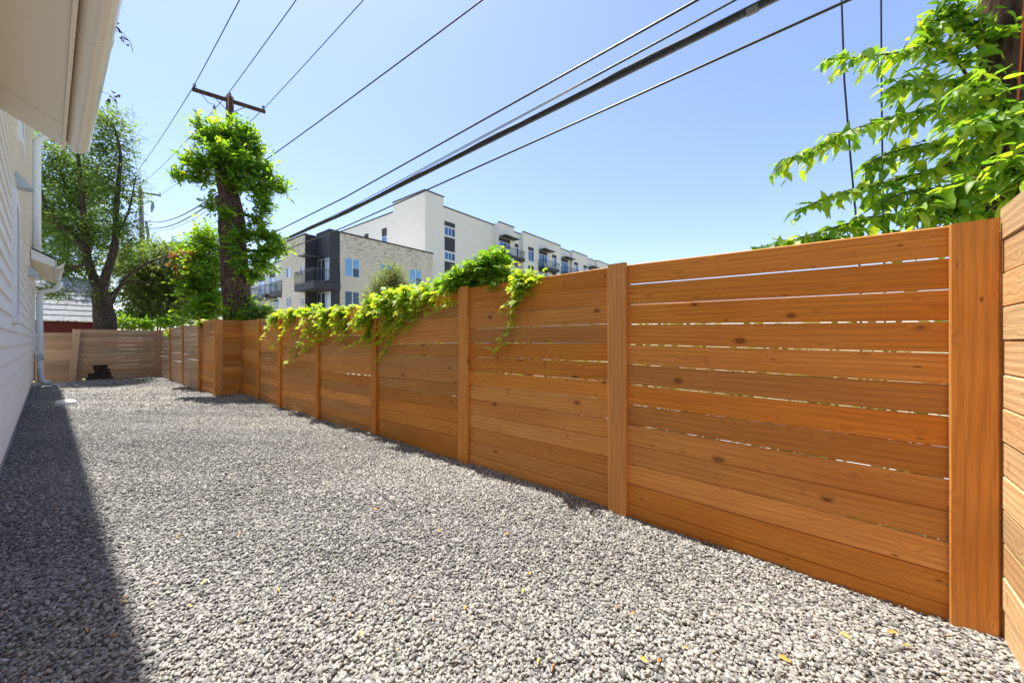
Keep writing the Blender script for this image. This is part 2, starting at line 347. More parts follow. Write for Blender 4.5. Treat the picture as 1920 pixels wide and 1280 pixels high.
tag(o, 'loose grey crushed gravel covering the yard floor close up', 'gravel', kind='stuff')
o = stones(3.5, 10.0, 6800, .0092, OCT, OCF, 'gravel_stones')
tag(o, 'grey crushed gravel covering the middle of the yard', 'gravel', kind='stuff')
o = stones(10.0, 20.2, 2300, .0160, OCT, OCF, 'gravel_stones')
tag(o, 'grey crushed gravel covering the yard floor up to the back fence', 'gravel', kind='stuff')
# the largest-looking stones, one by one
sm = []
for k in range(8):
    P = (CUB+rng.normal(0, .2, CUB.shape))*np.array([1.3, .9, .66])
    sm.append(np_mesh('stone', P*.0096, [CUF])); sm[-1].materials.append(STONEo)
cnt = 0
while cnt < 300:
    x, y = random.uniform(.1, 2.5), random.uniform(-.45, 1.9); dep = x*FW[0]+y*FW[1]; lat = x*RT[0]+y*RT[1]
    if not (1.42 < dep < 1.85 and abs(lat) < dep*1.35): continue
    o = link('stone', sm[cnt % 8], None, yard); o.location = (x, y, gz(x, y)+float(hum(x, y))+.012)
    o.rotation_euler = (random.gauss(0, .4), random.gauss(0, .4), random.uniform(0, 6.28)); s = random.uniform(.8, 1.25); o.scale = (s, s, s); cnt += 1

# ------------------------------------------------------------------ fences
BH, BT = .1405, .019
def board_mesh(L, h, name='board', cup=.0015, thick=BT, seg=10):
    # slightly bowed plank, length along x, chamfered edges
    mb = MB(); prof = [(0, 0.005), (.0045, 0), (thick-.003, 0), (thick, .003), (thick, h-.003), (thick-.003, h), (.0045, h), (0, h-.005)]
    n = 8; v = []; ph = random.uniform(0, 6.28); a = random.uniform(-1, 1)*.0022
    for i in range(seg+1):
        x = L*i/seg; dy = cup*math.sin(ph+x*1.3); dz = a*math.sin(math.pi*x/L*1.2+ph)
        v += [(x, q[0]+dy, q[1]+dz) for q in prof]
    f = [(i*n+k, i*n+(k+1) % n, (i+1)*n+(k+1) % n, (i+1)*n+k) for i in range(seg) for k in range(n)]
    f += [tuple(range(n)), tuple(seg*n+k for k in range(n-1, -1, -1))]
    return mb.add(v, f).mesh(name)
NAIL = MB().tube([(0,-.0015,0),(0,.002,0)], .0045, 6).mesh('nail')
NAIL.materials.append(plain('nail_head', (.16,.12,.09), .5, .4))
def panel(parent, x0, x1, t0, t1, b0, b1, mat, gap=(.001,.004), skip=(), nails=True, y=0.0, hh=BH, gapfun=None):
    """boards of one bay in the fence's own frame: x along, boards stacked down from the top line t0..t1"""
    L = x1-x0-.004; ang = math.atan2(t1-t0, x1-x0); meshes = [board_mesh(L, hh) for _ in range(3)]
    for q in meshes: q.materials.append(mat)
    z0 = t0; row = 0; a0 = ang
    bang = math.atan2(b1-b0, x1-x0)
    nrow = max(1, round((t0-b0)/(hh+.003)))
    out = []
    while z0 > min(b0, b1)-.01 and row < 18:
        gp = random.uniform(*gap) if gapfun is None else gapfun(row)
        z0 -= hh
        if row not in skip:
            o = link('board', meshes[(row*2+random.randint(0, 1)) % 3], None, parent)
            a = a0+random.gauss(0, .0008)
            o.matrix_basis = Matrix.Translation((x0+.002, y+random.uniform(-.004, .003), z0)) @ Matrix.Rotation(-a, 4, 'Y')
            out.append((row, o, z0))
        z0 -= gp; row += 1
    return out
def vboard(parent, x, w, zb, zt, mat, y0, thick=.036, lean=0, name='post_board', bev=.003):
    """upright board: the grain runs along its own x"""
    me = board_mesh(zt-zb, w, name, .001, thick, 6); me.materials.append(mat)
    o = link(name, me, None, parent)
    M = Matrix(((0,0,1,x-w/2), (0,1,0,y0), (1,0,0,zb), (0,0,0,1)))
    o.matrix_basis = M @ Matrix.Rotation(0, 4, 'X') if not lean else Matrix.Translation((x, y0, zb)) @ Matrix.Rotation(lean, 4, 'Y') @ Matrix.Translation((-x, -y0, -zb)) @ M
    return o
# --- long fence. frame: local x = world Y, local y = away from the yard (world +X): a mirrored pair is avoided by running x the other way
def fence_root(ox, oy, rz, label, group='cedar fences round the yard'):
    return empty('wooden_fence', (ox, oy, 0), rz, label, 'fence', None)
FX = 2.60
LF = fence_root(FX, 0, -math.pi/2, 'long orange cedar fence with proud upright posts and vines spilling over its top')
# with rz = -90 deg local x -> world -Y, local y -> world +X
ys_ = [-.50, 1.23, 2.93, 4.76, 6.64, 8.53, 9.95, 11.38]; tops = [1.795, 1.83, 1.825, 1.79, 1.765, 1.745, 1.765, 1.80]
def gaps_near(r): return [.0065,.0040,.0050,.0038,.0045,.0055,.0034,.0036,.0034,.0034,.0034,.0034,.0034,.0034,.001,.001,.001,.001][r]+random.uniform(-.0008, .0008)
def gaps_mid(r): return [.001,.0025,.003,.0028,.0032,.0045,.0026,.0030,.002,.0012,.0015,.0015,.001,.001,.001,.001,.001,.001][r]
for k in range(7):
    a, b2 = ys_[k], ys_[k+1]
    gf = gaps_near if k == 0 else gaps_mid if k == 1 else (lambda r: random.uniform(.0005, .002)+(.0012 if r in (3, 5) else 0))
    panel(LF, -b2, -a, tops[k+1], tops[k], gz(FX, b2)-.03, gz(FX, a)-.03, WOOD, gapfun=gf)
for k, (yy, tt) in enumerate(zip(ys_, tops)):
    zb = gz(FX, yy)-.05
    if k == 0: vboard(LF, -(yy+.055), .14, zb, tt+.005, WOOD, -.024, .022)
    elif k < 7: vboard(LF, -yy, .14 if k < 4 else .12, zb, tt+.012, WOOD, -.038, .036)
    link('post', MB().box(-yy-.045, -yy+.045, BT+.006, BT+.096, zb-.3, tt-.04).mesh('post', bevel=.004), WOOD, LF)
# nails
for k in range(0, 4):
    for end, dx in ((ys_[k], .12), (ys_[k+1], -.11)):
        for r in range(12):
            z = tops[k]-.035-r*.145
            for dz in (0, -.07):
                o = link('nail', NAIL, None, LF); o.location = (-(end+dx)+random.uniform(-.01, .01), -.002, z+dz+random.uniform(-.008, .008))
# --- jog and far stretch
JF = fence_root(2.08, 11.40, 0, 'stepped cedar fence return with a wide corner board beside the long vine fence')
panel(JF, 0.02, FX-2.08+.012, 1.80, 1.80, -.09, -.09, WOOD)
vboard(JF, .055, .15, -.12, 1.815, WOOD, -.024, .022)
far_end = 20.2
FFA = math.atan2(-(1.93-2.08), far_end-11.4)   # the far stretch swings in a little
FR = fence_root(2.08, 11.42, -math.pi/2+FFA, 'cedar fence stretch between the stepped corner and the back fence')
fl = math.hypot(far_end-11.4, .15)
fy = [.0, 1.75, 4.1, 6.4, fl]; ft = [1.81, 1.83, 1.77, 1.73, 1.70]
for k in range(4):
    t_a, t_b = (1.80, 1.83) if k == 0 else ((1.755, 1.735) if k == 1 else (ft[k], ft[k+1]))
    panel(FR, -fy[k+1], -fy[k]-(.0 if k else .03), t_b, t_a, gz(2, 11.4+fy[k+1])-.05, gz(2, 11.4+fy[k])-.05, WOODP if k > 0 else WOOD)
vboard(FR, -.075, .14, -.12, 1.815, WOOD, -.024, .022)
for k in (1, 2, 3):
    vboard(FR, -fy[k], .11, gz(2, 11.4+fy[k])-.05, ft[k]+.015, WOOD, -.038, .036)
vboard(FR, -fy[1]+.2, .10, -.12, 1.86, WOOD, -.080, .036, lean=.035, name='leaning_board')
vboard(FR, -fl+.09, .14, -.2, 1.71, WOODP, -.03, .028)
# --- back fence (faces -Y). frame: local x = world X
BF = fence_root(-1.12, far_end+.03, 0, 'pale knotty back fence with a leaning board and a notch cut for the tree trunk')
BFx = lambda px: onY(px, 640, far_end+.03).x+1.12
xl, xm, xr = -.02, BFx(142), 3.06
panel(BF, xl, xm, 1.56, 1.58, -.2, -.2, WOODP, y=.02)
n0, n1 = BFx(174), BFx(204)
rows = panel(BF, xm-.06, xr, 1.70, 1.70, -.2, -.2, WOODP, gap=(.0025, .0035), skip=(9, 10, 11, 12, 13))
for r, zt in ((9, 1.70-9*.1435), (10, 1.70-10*.1435), (11, 1.70-11*.1435), (12, 1.70-12*.1435)):
    cutl = {9: .0, 10: .03, 11: -.12, 12: -.25}[r]; cutr = {9: -.03, 10: .03, 11: .07, 12: .12}[r]
    for a, b2 in ((xm-.06, n0+cutl), (n1+cutr, xr)):
        me = board_mesh(b2-a, BH); me.materials.append(WOODP); o = link('board', me, None, BF); o.location = (a, 0, zt-BH)
vboard(BF, xm-.10, .17, -.2, 1.69, WOODP, -.075, .036, lean=.075, name='leaning_board')
vboard(BF, xm-.02, .12, -.2, 1.70, WOODP, -.036, .034)
vboard(BF, xr-.11, .18, -.2, 1.70, WOODP, -.04, .036)
for xx in (0.05, xm, xr-.05): link('post', MB().box(xx-.045, xx+.045, .045, .135, -.5, 1.5).mesh('post', bevel=.004), WOODP, BF)
# --- right fence, full sun (faces +Y); frame turned so that local y points away from the yard (-Y)
SF = fence_root(FX+.02, -.525, math.pi, 'cedar fence with sunlight put into its pale colour, meeting the long fence at the corner')
panel(SF, .018, 2.0, 1.845, 1.845, -.05, -.05, WOODS, gap=(.0015, .004))
panel(SF, 2.01, 2.92, 1.845, 1.845, -.05, -.05, WOODS, gap=(.0015, .004))
link('post', MB().box(1.96, 2.05, .03, .12, -.4, 1.78).mesh('post', bevel=.004), WOODS, SF)

# ------------------------------------------------------------------ the house on the left
HA = math.atan(.0432); HF = Frame(-.285, 0, HA)
house = empty('house', (-.285, 0, -.12), HA, 'white lap sided house wall with wide eave, gutter and downspouts', 'house')
hz = .12
HY1 = 18.9; HY0 = -1.6; HTOP = 8.0; EXP = .175
MB().box(-.30, -.004, HY0, HY1-.03, -.4, .20+hz).build('foundation', CONC, house)
z = .17+hz; k = 0
sidme = MB().prism([(-.02, .004), (.016, 0), (.024, .001), (.024, .014), (.004, EXP+.02), (-.02, EXP+.02)], HY0, HY1).mesh('siding_board'); sidme.materials.append(SIDING)
while z < HTOP+hz:
    o = link('siding_board', sidme, None, house); o.location = (0, 0, z); z += EXP; k += 1
MB().box(-6, -.022, HY0, HY1-.01, .2+hz, HTOP+hz+.2).build('wall', SIDING, house)
MB().box(-.10, .022, HY1, HY1+.05, .17+hz, HTOP+hz).build('corner_board', TRIM, house)
# upper eave and roof
UO = .735; UZ = 8.05+hz
MB().prism([(-.1, UZ), (UO-.15, UZ), (UO-.15, UZ+.2), (-.1, UZ+.2)], HY0, HY1+.25).build('upper_soffit', SOFFIT, house)
MB().prism([(UO-.148, UZ-.02), (UO, UZ+.02), (UO, UZ+.16), (UO-.148, UZ+.16)], HY0, HY1+.28).build('upper_gutter', GUTTER, house)
MB().prism([(UO-.03, UZ+.20), (UO-.03, UZ+.26), (-6, UZ+3.2), (-6, UZ+3.1)], HY0, HY1+.3).build('roof', ROOFDARK, house)
# near low eave with its big gutter
ZE = 2.97
dE = (ZE-H)*F/(640-278); pe = HF.loc(at(115, 278, dE)); xe, ye = pe.x, pe.y
xg = HF.px_y(168, 270, ye).x; xf = HF.px_y(122, 275, ye).x
print('eave', xe, ye, xg, xf)
zi = ZE+hz
slope = .52
MB().prism([(xe, zi+.02), (xe, zi+.045), (-.02, zi+.045+slope*(xe+.02)), (-.02, zi+.02+slope*(xe+.02))], HY0, ye-.52).build('soffit', SOFFIT, house)
MB().prism([(xe, zi+.018), (xe, zi+.043), (-.02, zi+.043+slope*(xe+.02)), (-.02, zi+.018+slope*(xe+.02))], ye-.515, ye-.02).build('soffit', SOFFIT, house)
MB().prism([(xe+.001, zi), (xf, zi), (xf, zi+.19), (xe+.001, zi+.19)], HY0, ye).build('fascia', SOFFIT, house, bevel=.003)
MB().prism([(xf, zi+.19), (xf, zi+.205), (-.02, zi+.205+slope*(xf+.02)), (-.02, zi+.07+slope*(xe+.02)), (xe, zi+.07)], HY0, ye-.004).build('low_roof', ROOFDARK, house)
gw = xg-xf; prof = [(xf+.002, zi+.165)]
for i in range(0, 15):
    a = math.pi*(1+i/14); prof.append((xf+.004+gw/2+gw/2*math.cos(a), zi+.085+.085*math.sin(a)))
prof += [(xf+gw+.002, zi+.15), (xf+gw+.012, zi+.158), (xf+gw+.012, zi+.172), (xf+gw-.006, zi+.172), (xf+gw-.006, zi+.09)]
inner = []
for i in range(14, -1, -1):
    a = math.pi*(1+i/14); inner.append((xf+.004+gw/2+(gw/2-.006)*math.cos(a), zi+.087+.080*math.sin(a)))
gm = MB(); full = prof+inner+[(xf+.008, zi+.165)]
gm.prism(full, HY0, ye+.03)
gut = gm.build('gutter', GUTTER, house)
cap = MB().prism([(xf+.004+gw/2+(gw/2-.004)*math.cos(math.pi*(1+i/14)), zi+.086+.082*math.sin(math.pi*(1+i/14))) for i in range(15)]+[(xf+gw-.004, zi+.16), (xf+.006, zi+.16)], ye+.022, ye+.028)
link('end_cap', cap.mesh('end_cap'), GUTTER, gut)
for yj in (1.4, 3.2):
    jm = MB().prism([(xf+.004+gw/2+(gw/2+.003)*math.cos(math.pi*(1+i/14)), zi+.085+.088*math.sin(math.pi*(1+i/14))) for i in range(15)]+[(xf+.004+gw/2+(gw/2+.0005)*math.cos(math.pi*(1+i/14)), zi+.085+.0855*math.sin(math.pi*(1+i/14))) for i in range(14, -1, -1)], yj, yj+.05)
    link('slip_joint', jm.mesh('slip_joint'), GUTTER, gut)
# dry leaf litter caught in the gutter
def litter(px, py, n, s):
    ly = HF.px_x(px, py, xg).y; c = HF.px_x(px, py, xg+.01)
    root = tag(link('leaf_litter', MB().tube([HF.wor((c.x-.03, c.y, c.z)), HF.wor((c.x+.02, c.y, c.z+.005)), HF.wor((c.x+.05, c.y+.01, c.z-.03)), HF.wor((c.x+.06, c.y+.01, c.z-.075))], .0016, 4).mesh('leaf_litter'), TWIG),
        'dry brown leaves on a twig poking out of the gutter', 'dry leaf', 'leaf litter in the gutter')
    for i in range(n):
        q = HF.wor((c.x+random.uniform(-.01, .06), c.y+random.uniform(-.05, .05), c.z+random.uniform(-.05, .03)))
        lm = leafmesh('curled'); o = link('leaf', lm, None, root); o.location = q; o.rotation_euler = [random.uniform(0, 6) for _ in range(3)]; o.scale = [s*random.uniform(.7, 1.2)]*3
# small far roof over the back door
yA = 15.1
q1 = HF.px_y(103, 487, yA); q2 = HF.px_y(103, 537, yA); q3 = HF.px_y(122, 492, yA); q0 = HF.px_y(58, 466, yA); q4 = HF.px_y(66, 521, yA)
print('far roof', yA, q0, q1, q2, q3, q4)
yB = HY1+.08
far = lambda a: (a.x, a.z+hz)
MB().prism([far(q0), far(q1), (q1.x, q1.z+hz-.19), (q0.x, q0.z+hz-.24)], yA, yA+.04).build('rake_board', TRIM, house)
MB().prism([(q0.x, q0.z+hz+.004), (q1.x+.02, q1.z+hz+.004), (q1.x+.02, q1.z+hz+.035), (q0.x, q0.z+hz+.035)], yA-.02, yB).build('porch_roof', ROOFDARK, house)
MB().prism([(q0.x, q0.z+hz-.26), (q1.x-.02, q1.z+hz-.20), (q1.x-.02, q1.z+hz-.18), (q0.x, q0.z+hz-.24)], yA+.05, yB).build('porch_soffit', SOFFIT, house)
MB().prism([(q1.x-.01, q1.z+hz-.22), (q1.x+.012, q1.z+hz-.22), (q1.x+.012, q1.z+hz), (q1.x-.01, q1.z+hz)], yA+.042, yB).build('porch_fascia', TRIM, house)
gx0, gx1, gzt = q1.x+.016, q3.x, q3.z+hz
MB().prism([(gx0, gzt), (gx0, gzt-.17), (gx0+(gx1-gx0)*.5, gzt-.17), (gx0+(gx1-gx0)*.8, gzt-.10), (gx1, gzt-.02), (gx1, gzt+.005), (gx1-.012, gzt+.005), (gx1-.02, gzt-.03), (gx0+.01, gzt-.15), (gx0+.01, gzt)], yA-.01, yB).build('porch_gutter', GUTTER, house, bevel=0)
# downspouts
def lp(px, py, ly): q = HF.px_y(px, py, ly); return Vector((q.x, q.y, q.z+hz))
yd = 17.3
u0 = lp(68.5, 262, yd)
MB().tube([lp(95, 252, yd-.1), lp(80, 258, yd), lp(71, 264, yd), lp(68.5, 275, yd), lp(69, 300, yd), lp(69, 474, yd)], .082, 14).build('downspout', PIPE, house, smooth=True)
y2 = 18.45
r2 = .068
ds = MB().tube([lp(112, 528, y2), lp(111.5, 536, y2), lp(107, 542, y2), lp(98, 544.5, y2), lp(86, 545.5, y2), lp(78, 548, y2), lp(74.5, 555, y2), lp(74, 570, y2), lp(75, 640, y2), lp(76, 700, y2), lp(77.5, 711, y2), lp(83, 716, y2), lp(94, 717.5, y2)], r2, 14).build('downspout', PIPE, house, smooth=True)
for py in (668,):
    c = lp(74.5, py, y2); MB().box(c.x-.085, c.x+.085, c.y-.085, c.y+.085, c.z-.11, c.z+.09).build('coupling', HOOD, ds, bevel=.01)
MB().tube([lp(72, 690, y2-.1), lp(73, 718, y2-.1)], .03, 8).build('conduit', HOOD, house)
# windows / trims on the wall, vent hoods
def wallp(px, py): q = HF.px_x(px, py, .02); return q
def casing(px0, px1, py0, py1, name='window'):
    a, b2 = wallp(px0, py0), wallp(px1, py1); y0_, y1_ = a.y, b2.y
    zt = wallp(px0, py0).z+hz; zb = wallp(px0, py1).z+hz
    root = MB().box(.0, .022, y0_+.10, y1_-.10, zb+.10, zt-.10).build(name, GLASS, house)
    fm = MB().box(-.01, .05, y0_, y0_+.11, zb, zt).box(-.01, .05, y1_-.11, y1_, zb, zt).box(-.01, .048, y0_+.112, y1_-.112, zt-.11, zt).box(-.01, .06, y0_+.112, y1_-.112, zb, zb+.09)
    link('frame', fm.mesh('frame', bevel=.003), TRIM, root)
    return root
a = wallp(22, 350); b_ = wallp(22, 604)
def window_on_wall(y0_, wdt, zb, zt):
    root = MB().box(.0, .024, y0_+.10, y0_+wdt-.10, zb+.10+hz, zt-.10+hz).build('window', GLASS, house)
    fm = MB().box(-.01, .055, y0_, y0_+.11, zb+hz, zt+hz).box(-.01, .055, y0_+wdt-.11, y0_+wdt, zb+hz, zt+hz).box(-.01, .05, y0_+.112, y0_+wdt-.112, zt-.11+hz, zt+hz).box(-.01, .065, y0_+.112, y0_+wdt-.112, zb+hz, zb+.09+hz)
    link('frame', fm.mesh('frame', bevel=.003), TRIM, root)
print('win', a, b_)
window_on_wall(a.y, .95, b_.z, a.z)
a = wallp(34, 225); b_ = wallp(34, 262); window_on_wall(a.y, 1.0, b_.z, b_.z+1.5)
a = wallp(57, 500); MB().box(-.01, .05, HY1-.85, HY1-.68, HF.px_x(61, 662, .03).z+hz, q0.z+hz-.27).build('door_casing', TRIM, house, bevel=.003)
MB().box(-.01, .05, HY1-.20, HY1-.06, HF.px_x(61, 662, .03).z+hz, q0.z+hz-.27).build('door_casing', TRIM, house, bevel=.003)
for px, py, s in ((29, 348, 1.0), (54, 517, 1.15)):
    c = wallp(px, py); d_ = .17*s
    MB().add([(.012, c.y, c.z+hz), (.012, c.y+.22*s, c.z+hz), (d_, c.y, c.z+hz), (d_, c.y+.22*s, c.z+hz), (.012, c.y, c.z+hz+.22*s), (.012, c.y+.22*s, c.z+hz+.22*s)],
        [(0,2,4), (1,5,3), (2,3,5,4), (0,4,5,1), (0,1,3,2)]).build('vent_hood', HOOD, house)
# white clean-out cap on the gravel
p = at(123, 752, H*F/(752-640)); zc = gz(p.x, p.y)
cc = empty('cleanout_cap', (p.x, p.y, zc), 0, 'low round white plastic cap set in the gravel beside the house shadow', 'pipe cap')
MB().tube([(0,0,-.05), (0,0,.045), (0,0,.075), (0,0,.095), (0,0,.102)], [.165, .16, .14, .09, .05], 24).build('cap', PEDESTAL, cc, bevel=0)
MB().tube([(0,0,.10), (0,0,.118)], [.035, .03], 4).build('square_lug', PEDESTAL, cc)
# flat white splash block under the spout
pw = at(108, 722, 1.39*F/82); sb = empty('splash_block', (pw.x, pw.y, gz(0, pw.y)+.01), HA-.1, 'thin white splash strip under the lower downspout', 'splash block')
MB().box(-.16, .2, -.06, .06, 0, .03).build('tray', PEDESTAL, sb, bevel=.008)

# ------------------------------------------------------------------ leaves
def leaf_profile(ws, fold=.10, curl=.2):
    """ws: list of (y, halfwidth). midrib + two sides"""
    V = []; Fq = []
    for y, wd in ws: V += [(-wd, y-.25*wd, fold*wd*3-curl*y*y), (0, y, -curl*y*y), (wd, y-.25*wd, fold*wd*3-curl*y*y)]
    for i in range(len(ws)-1):
        a = 3*i; Fq += [(a, a+1, a+4, a+3), (a+1, a+2, a+5, a+4)]
    return np.array(V, float), np.array(Fq)
OVATE = leaf_profile([(0,.012),(.10,.13),(.28,.215),(.5,.21),(.72,.135),(.88,.055),(1.0,.003)], .13, .26)
OVATE2 = leaf_profile([(0,.012),(.12,.12),(.33,.22),(.55,.22),(.78,.12),(1.0,.003)], -.05, .35)
OAK = leaf_profile([(0,.015),(.26,.20),(.36,.09),(.54,.34),(.66,.13),(.80,.25),(1.0,.01)], .05, .15)
SMALL = (np.array([(0,0,0),(.30,.45,.06),(0,1,-.05),(-.30,.45,.06)], float), np.array([(0,1,2,3)]))
def palmate():
    V = []; Fq = []
    for ang, L in ((-75,.62),(-38,.85),(0,1.0),(38,.85),(75,.62)):
        c, s = math.cos(R(ang)), math.sin(R(ang)); b0 = len(V)
        for x, y, z in ((0,.02,0),(.17*L,.55*L,.07),(0,L,-.16*L),(-.17*L,.55*L,.07)): V.append((c*x+s*y, -s*x+c*y, z))
        Fq.append((b0, b0+1, b0+2, b0+3))
    return np.array(V), np.array(Fq)
PALM = palmate()
_lm = {}
def leafmesh(kind):
    if kind in _lm: return random.choice(_lm[kind])
    T, m = {'ovate': (OVATE, LBo), 'palm': (PALM, LVo), 'curled': (leaf_profile([(0,.01),(.2,.2),(.5,.27),(.8,.15),(1,.005)], .5, .6), LDRY)}[kind]
    res = []
    for i in range(5):
        V = T[0].copy(); V[:, 2] += rng.normal(0, .035, len(V)); V[:, 0] *= rng.uniform(.85, 1.15); V[:, 2] += -V[:, 1]**2*rng.uniform(-.1, .35)
        q = np_mesh('leaf', V, [T[1]], np.full(len(V), rng.uniform(0, 1))); q.materials.append(m); res.append(q)
    _lm[kind] = res; return random.choice(res)
def unit(a): return a/np.maximum(np.linalg.norm(a, axis=-1, keepdims=True), 1e-9)
def leaves_np(name, T, pos, fwd, nrm, size, tint, m, parent=None):
    f = unit(fwd); r = unit(np.cross(f, nrm)); n = np.cross(r, f); k = len(pos); TV, TF = T
    TVv = np.repeat(TV[None], k, 0); TVv[:, :, 2] *= rng.uniform(.3, 1.8, (k, 1)); TVv[:, :, 0] *= rng.uniform(.8, 1.2, (k, 1))
    P = pos[:, None]+size[:, None, None]*(TVv[:, :, 0:1]*r[:, None]+TVv[:, :, 1:2]*f[:, None]+TVv[:, :, 2:3]*n[:, None])
    FF = (TF[None]+(np.arange(k)*len(TV))[:, None, None]).reshape(-1, TF.shape[1])
    return link(name, np_mesh(name, P.reshape(-1, 3), [FF], np.repeat(tint, len(TV))), m, parent)
def blob(px, py, rx, ry, dep, rd=None):
    c = at(px, py, dep); k = dep/F
    return (np.array(c), rx*k, ry*k, (rd if rd is not None else rx*k))
UX = np.array((RT[0], RT[1], 0)); UY = np.array((FW[0], FW[1], 0)); UZv = np.array((0, 0, 1.))
def twigs_in(blobs, n, tl, up=.35, shell=.55):
    """twig starts and directions spread through ellipsoids"""
    vol = np.array([b[1]*b[2]*b[3] for b in blobs])**.8; pick = rng.choice(len(blobs), n, p=vol/vol.sum())
    d = unit(rng.normal(size=(n, 3))); rad = rng.uniform(0, 1, n)**shell*.92
    C = np.array([blobs[i][0] for i in pick]); rr = np.array([(blobs[i][1], blobs[i][3], blobs[i][2]) for i in pick])
    off = (d*rad[:, None]*rr)
    p0 = C+off[:, 0:1]*UX+off[:, 1:2]*UY+off[:, 2:3]*UZv
    dd = unit((d[:, 0:1]*UX+d[:, 1:2]*UY+d[:, 2:3]*UZv)*.7+rng.normal(size=(n, 3))*.5+UZv*up)
    L = tl*rng.uniform(.6, 1.4, n)
    return p0-dd*L[:, None]*.5, dd, L
def foliage(name, blobs, ntw, per, tl, lsize, T, m, parent, up=.35, droop=.25, twigmat=TWIG, twr=.004, lift=.5):
    p0, dd, L = twigs_in(blobs, ntw, tl, up)
    tt = np.tile(np.linspace(.15, 1.0, per), (ntw, 1))+rng.normal(0, .04, (ntw, per))
    sag = -droop*(tt**2)*L[:, None]*.35
    pos = p0[:, None]+dd[:, None]*(tt*L[:, None])[..., None]; pos[..., 2] += sag
    side = unit(np.cross(dd, UZv)+rng.normal(0, .15, (ntw, 3)))
    sg = np.where((np.arange(per) % 2) == 0, 1, -1)[None, :, None]
    fwd = dd[:, None]*.55+side[:, None]*sg*.8+rng.normal(0, .28, (ntw, per, 3)); fwd[..., 2] -= droop
    nrm = UZv+rng.normal(0, lift, (ntw, per, 3))
    k = ntw*per
    # bunch tone per twig, spread per leaf
    tint = np.clip(rng.beta(1.6, 1.6, (ntw, 1))*.8+rng.normal(.1, .16, (ntw, per)), 0, 1)
    o = leaves_np(name, T, pos.reshape(-1, 3), fwd.reshape(-1, 3), nrm.reshape(-1, 3), lsize*np.exp(rng.normal(0, .22, k)), tint.ravel(), m, parent)
    # twigs: three-sided strips
    a, b2 = p0, p0+dd*L[:, None]; b2 = b2+np.array((0, 0, -1.))*(droop*L*.35)[:, None]
    u = side*twr; v = unit(np.cross(dd, side))*twr
    W = np.stack([a+u, a-u*.5+v*.87, a-u*.5-v*.87, b2], 1).reshape(-1, 3)
    FF = np.array([(0,1,3), (1,2,3), (2,0,3)])[None]+(np.arange(ntw)*4)[:, None, None]
    link('twigs', np_mesh('twigs', W, [FF.reshape(-1, 3)]), twigmat, o)
    o['kind'] = 'stuff'
    return o
def limb(mb, pts, r0, r1, n=9, wob=.0):
    """smoothed tapered limb through points"""
    pts = [Vector(p) for p in pts]; q = []
    for i in range(len(pts)-1):
        a, b2 = pts[max(i-1, 0)], pts[i]; c, d = pts[i+1], pts[min(i+2, len(pts)-1)]
        for j in range(4):
            t = j/4; q.append(.5*((2*b2)+(c-a)*t+(2*a-5*b2+4*c-d)*t*t+(3*b2-a-3*c+d)*t**3))
    q.append(pts[-1]); m_ = len(q)
    rad = [(r0+(r1-r0)*i/(m_-1))*(1+random.uniform(-wob, wob)) for i in range(m_)]
    return mb.tube(q, rad, n)
def px_limb(mb, pl, r0, r1, dep, n=9, wob=.05):
    return limb(mb, [at(p[0], p[1], p[2] if len(p) > 2 else dep) for p in pl], r0, r1, n, wob)
litter(222, 60, 6, .035); litter(197, 175, 7, .035)

# ------------------------------------------------------------------ left tree beyond the back fence
D1 = 13.95
base = at(190, 706, D1); lt = empty('oak_tree', (base.x, base.y, -.3), 0, 'forked dark trunked oak standing behind the notch in the back fence', 'tree')
def wparts(root):          # parts are modelled in world space: undo the root's placement
    return Matrix.Translation(-Vector(root.location))
def adopt(o, root): o.parent = root; o.matrix_parent_inverse = Matrix.Translation(-Vector(root.location)); return o
mb = MB()
px_limb(mb, [(188,725),(190,690),(198,620),(193,575),(188,548)], .40, .24, D1, 14)
px_limb(mb, [(190,556),(177,525),(164,485),(160,443),(157,400),(150,330),(146,270),(150,215)], .16, .03, D1, 10)
px_limb(mb, [(190,556),(197,520),(210,482),(217,443),(218,400),(222,340),(226,290),(215,240)], .15, .03, D1, 10)
px_limb(mb, [(160,470),(141,449),(110,420),(88,395),(70,330)], .10, .03, D1-.6)
px_limb(mb, [(203,585),(213,560),(236,520),(278,493),(320,478)], .07, .025, D1-.2)
px_limb(mb, [(200,560),(240,528),(275,530)], .06, .03, D1+.2)
px_limb(mb, [(166,495),(130,505),(95,540)], .06, .02, D1-.8)
px_limb(mb, [(157,400),(120,340),(105,280)], .06, .02, D1+.6); px_limb(mb, [(217,443),(240,400),(255,330)], .05, .015, D1+.3)
adopt(mb.build('trunk', BARKD, smooth=True), lt)
bl = [blob(110,300,55,60,D1,1.5), blob(105,400,55,60,D1,1.5), blob(190,270,42,70,D1,1.4), blob(215,350,38,55,D1,1.3), blob(160,350,60,60,D1+.8,1.5), blob(150,440,70,40,D1,1.6),
      blob(120,500,60,35,D1-.6,1.2), blob(225,420,30,38,D1,1.0), blob(90,545,42,16,D1-.5,.8), blob(205,225,25,35,D1,1), blob(100,230,40,50,D1+1,1.4), blob(240,470,35,30,D1+.6,1)]
adopt(foliage('crown', bl, 3300, 10, .46, .085, SMALL, LM, None, up=.2, droop=.3, twr=.006), lt)
bl2 = [blob(235,250,26,25,D1,1), blob(250,330,16,40,D1,.8), blob(235,215,22,16,D1,.8), blob(262,440,22,30,D1,.8), blob(170,545,50,18,D1-.5,.6)]
adopt(foliage('crown', bl2, 150, 9, .62, .06, SMALL, LM, None, up=.25, droop=.1, twr=.005), lt)

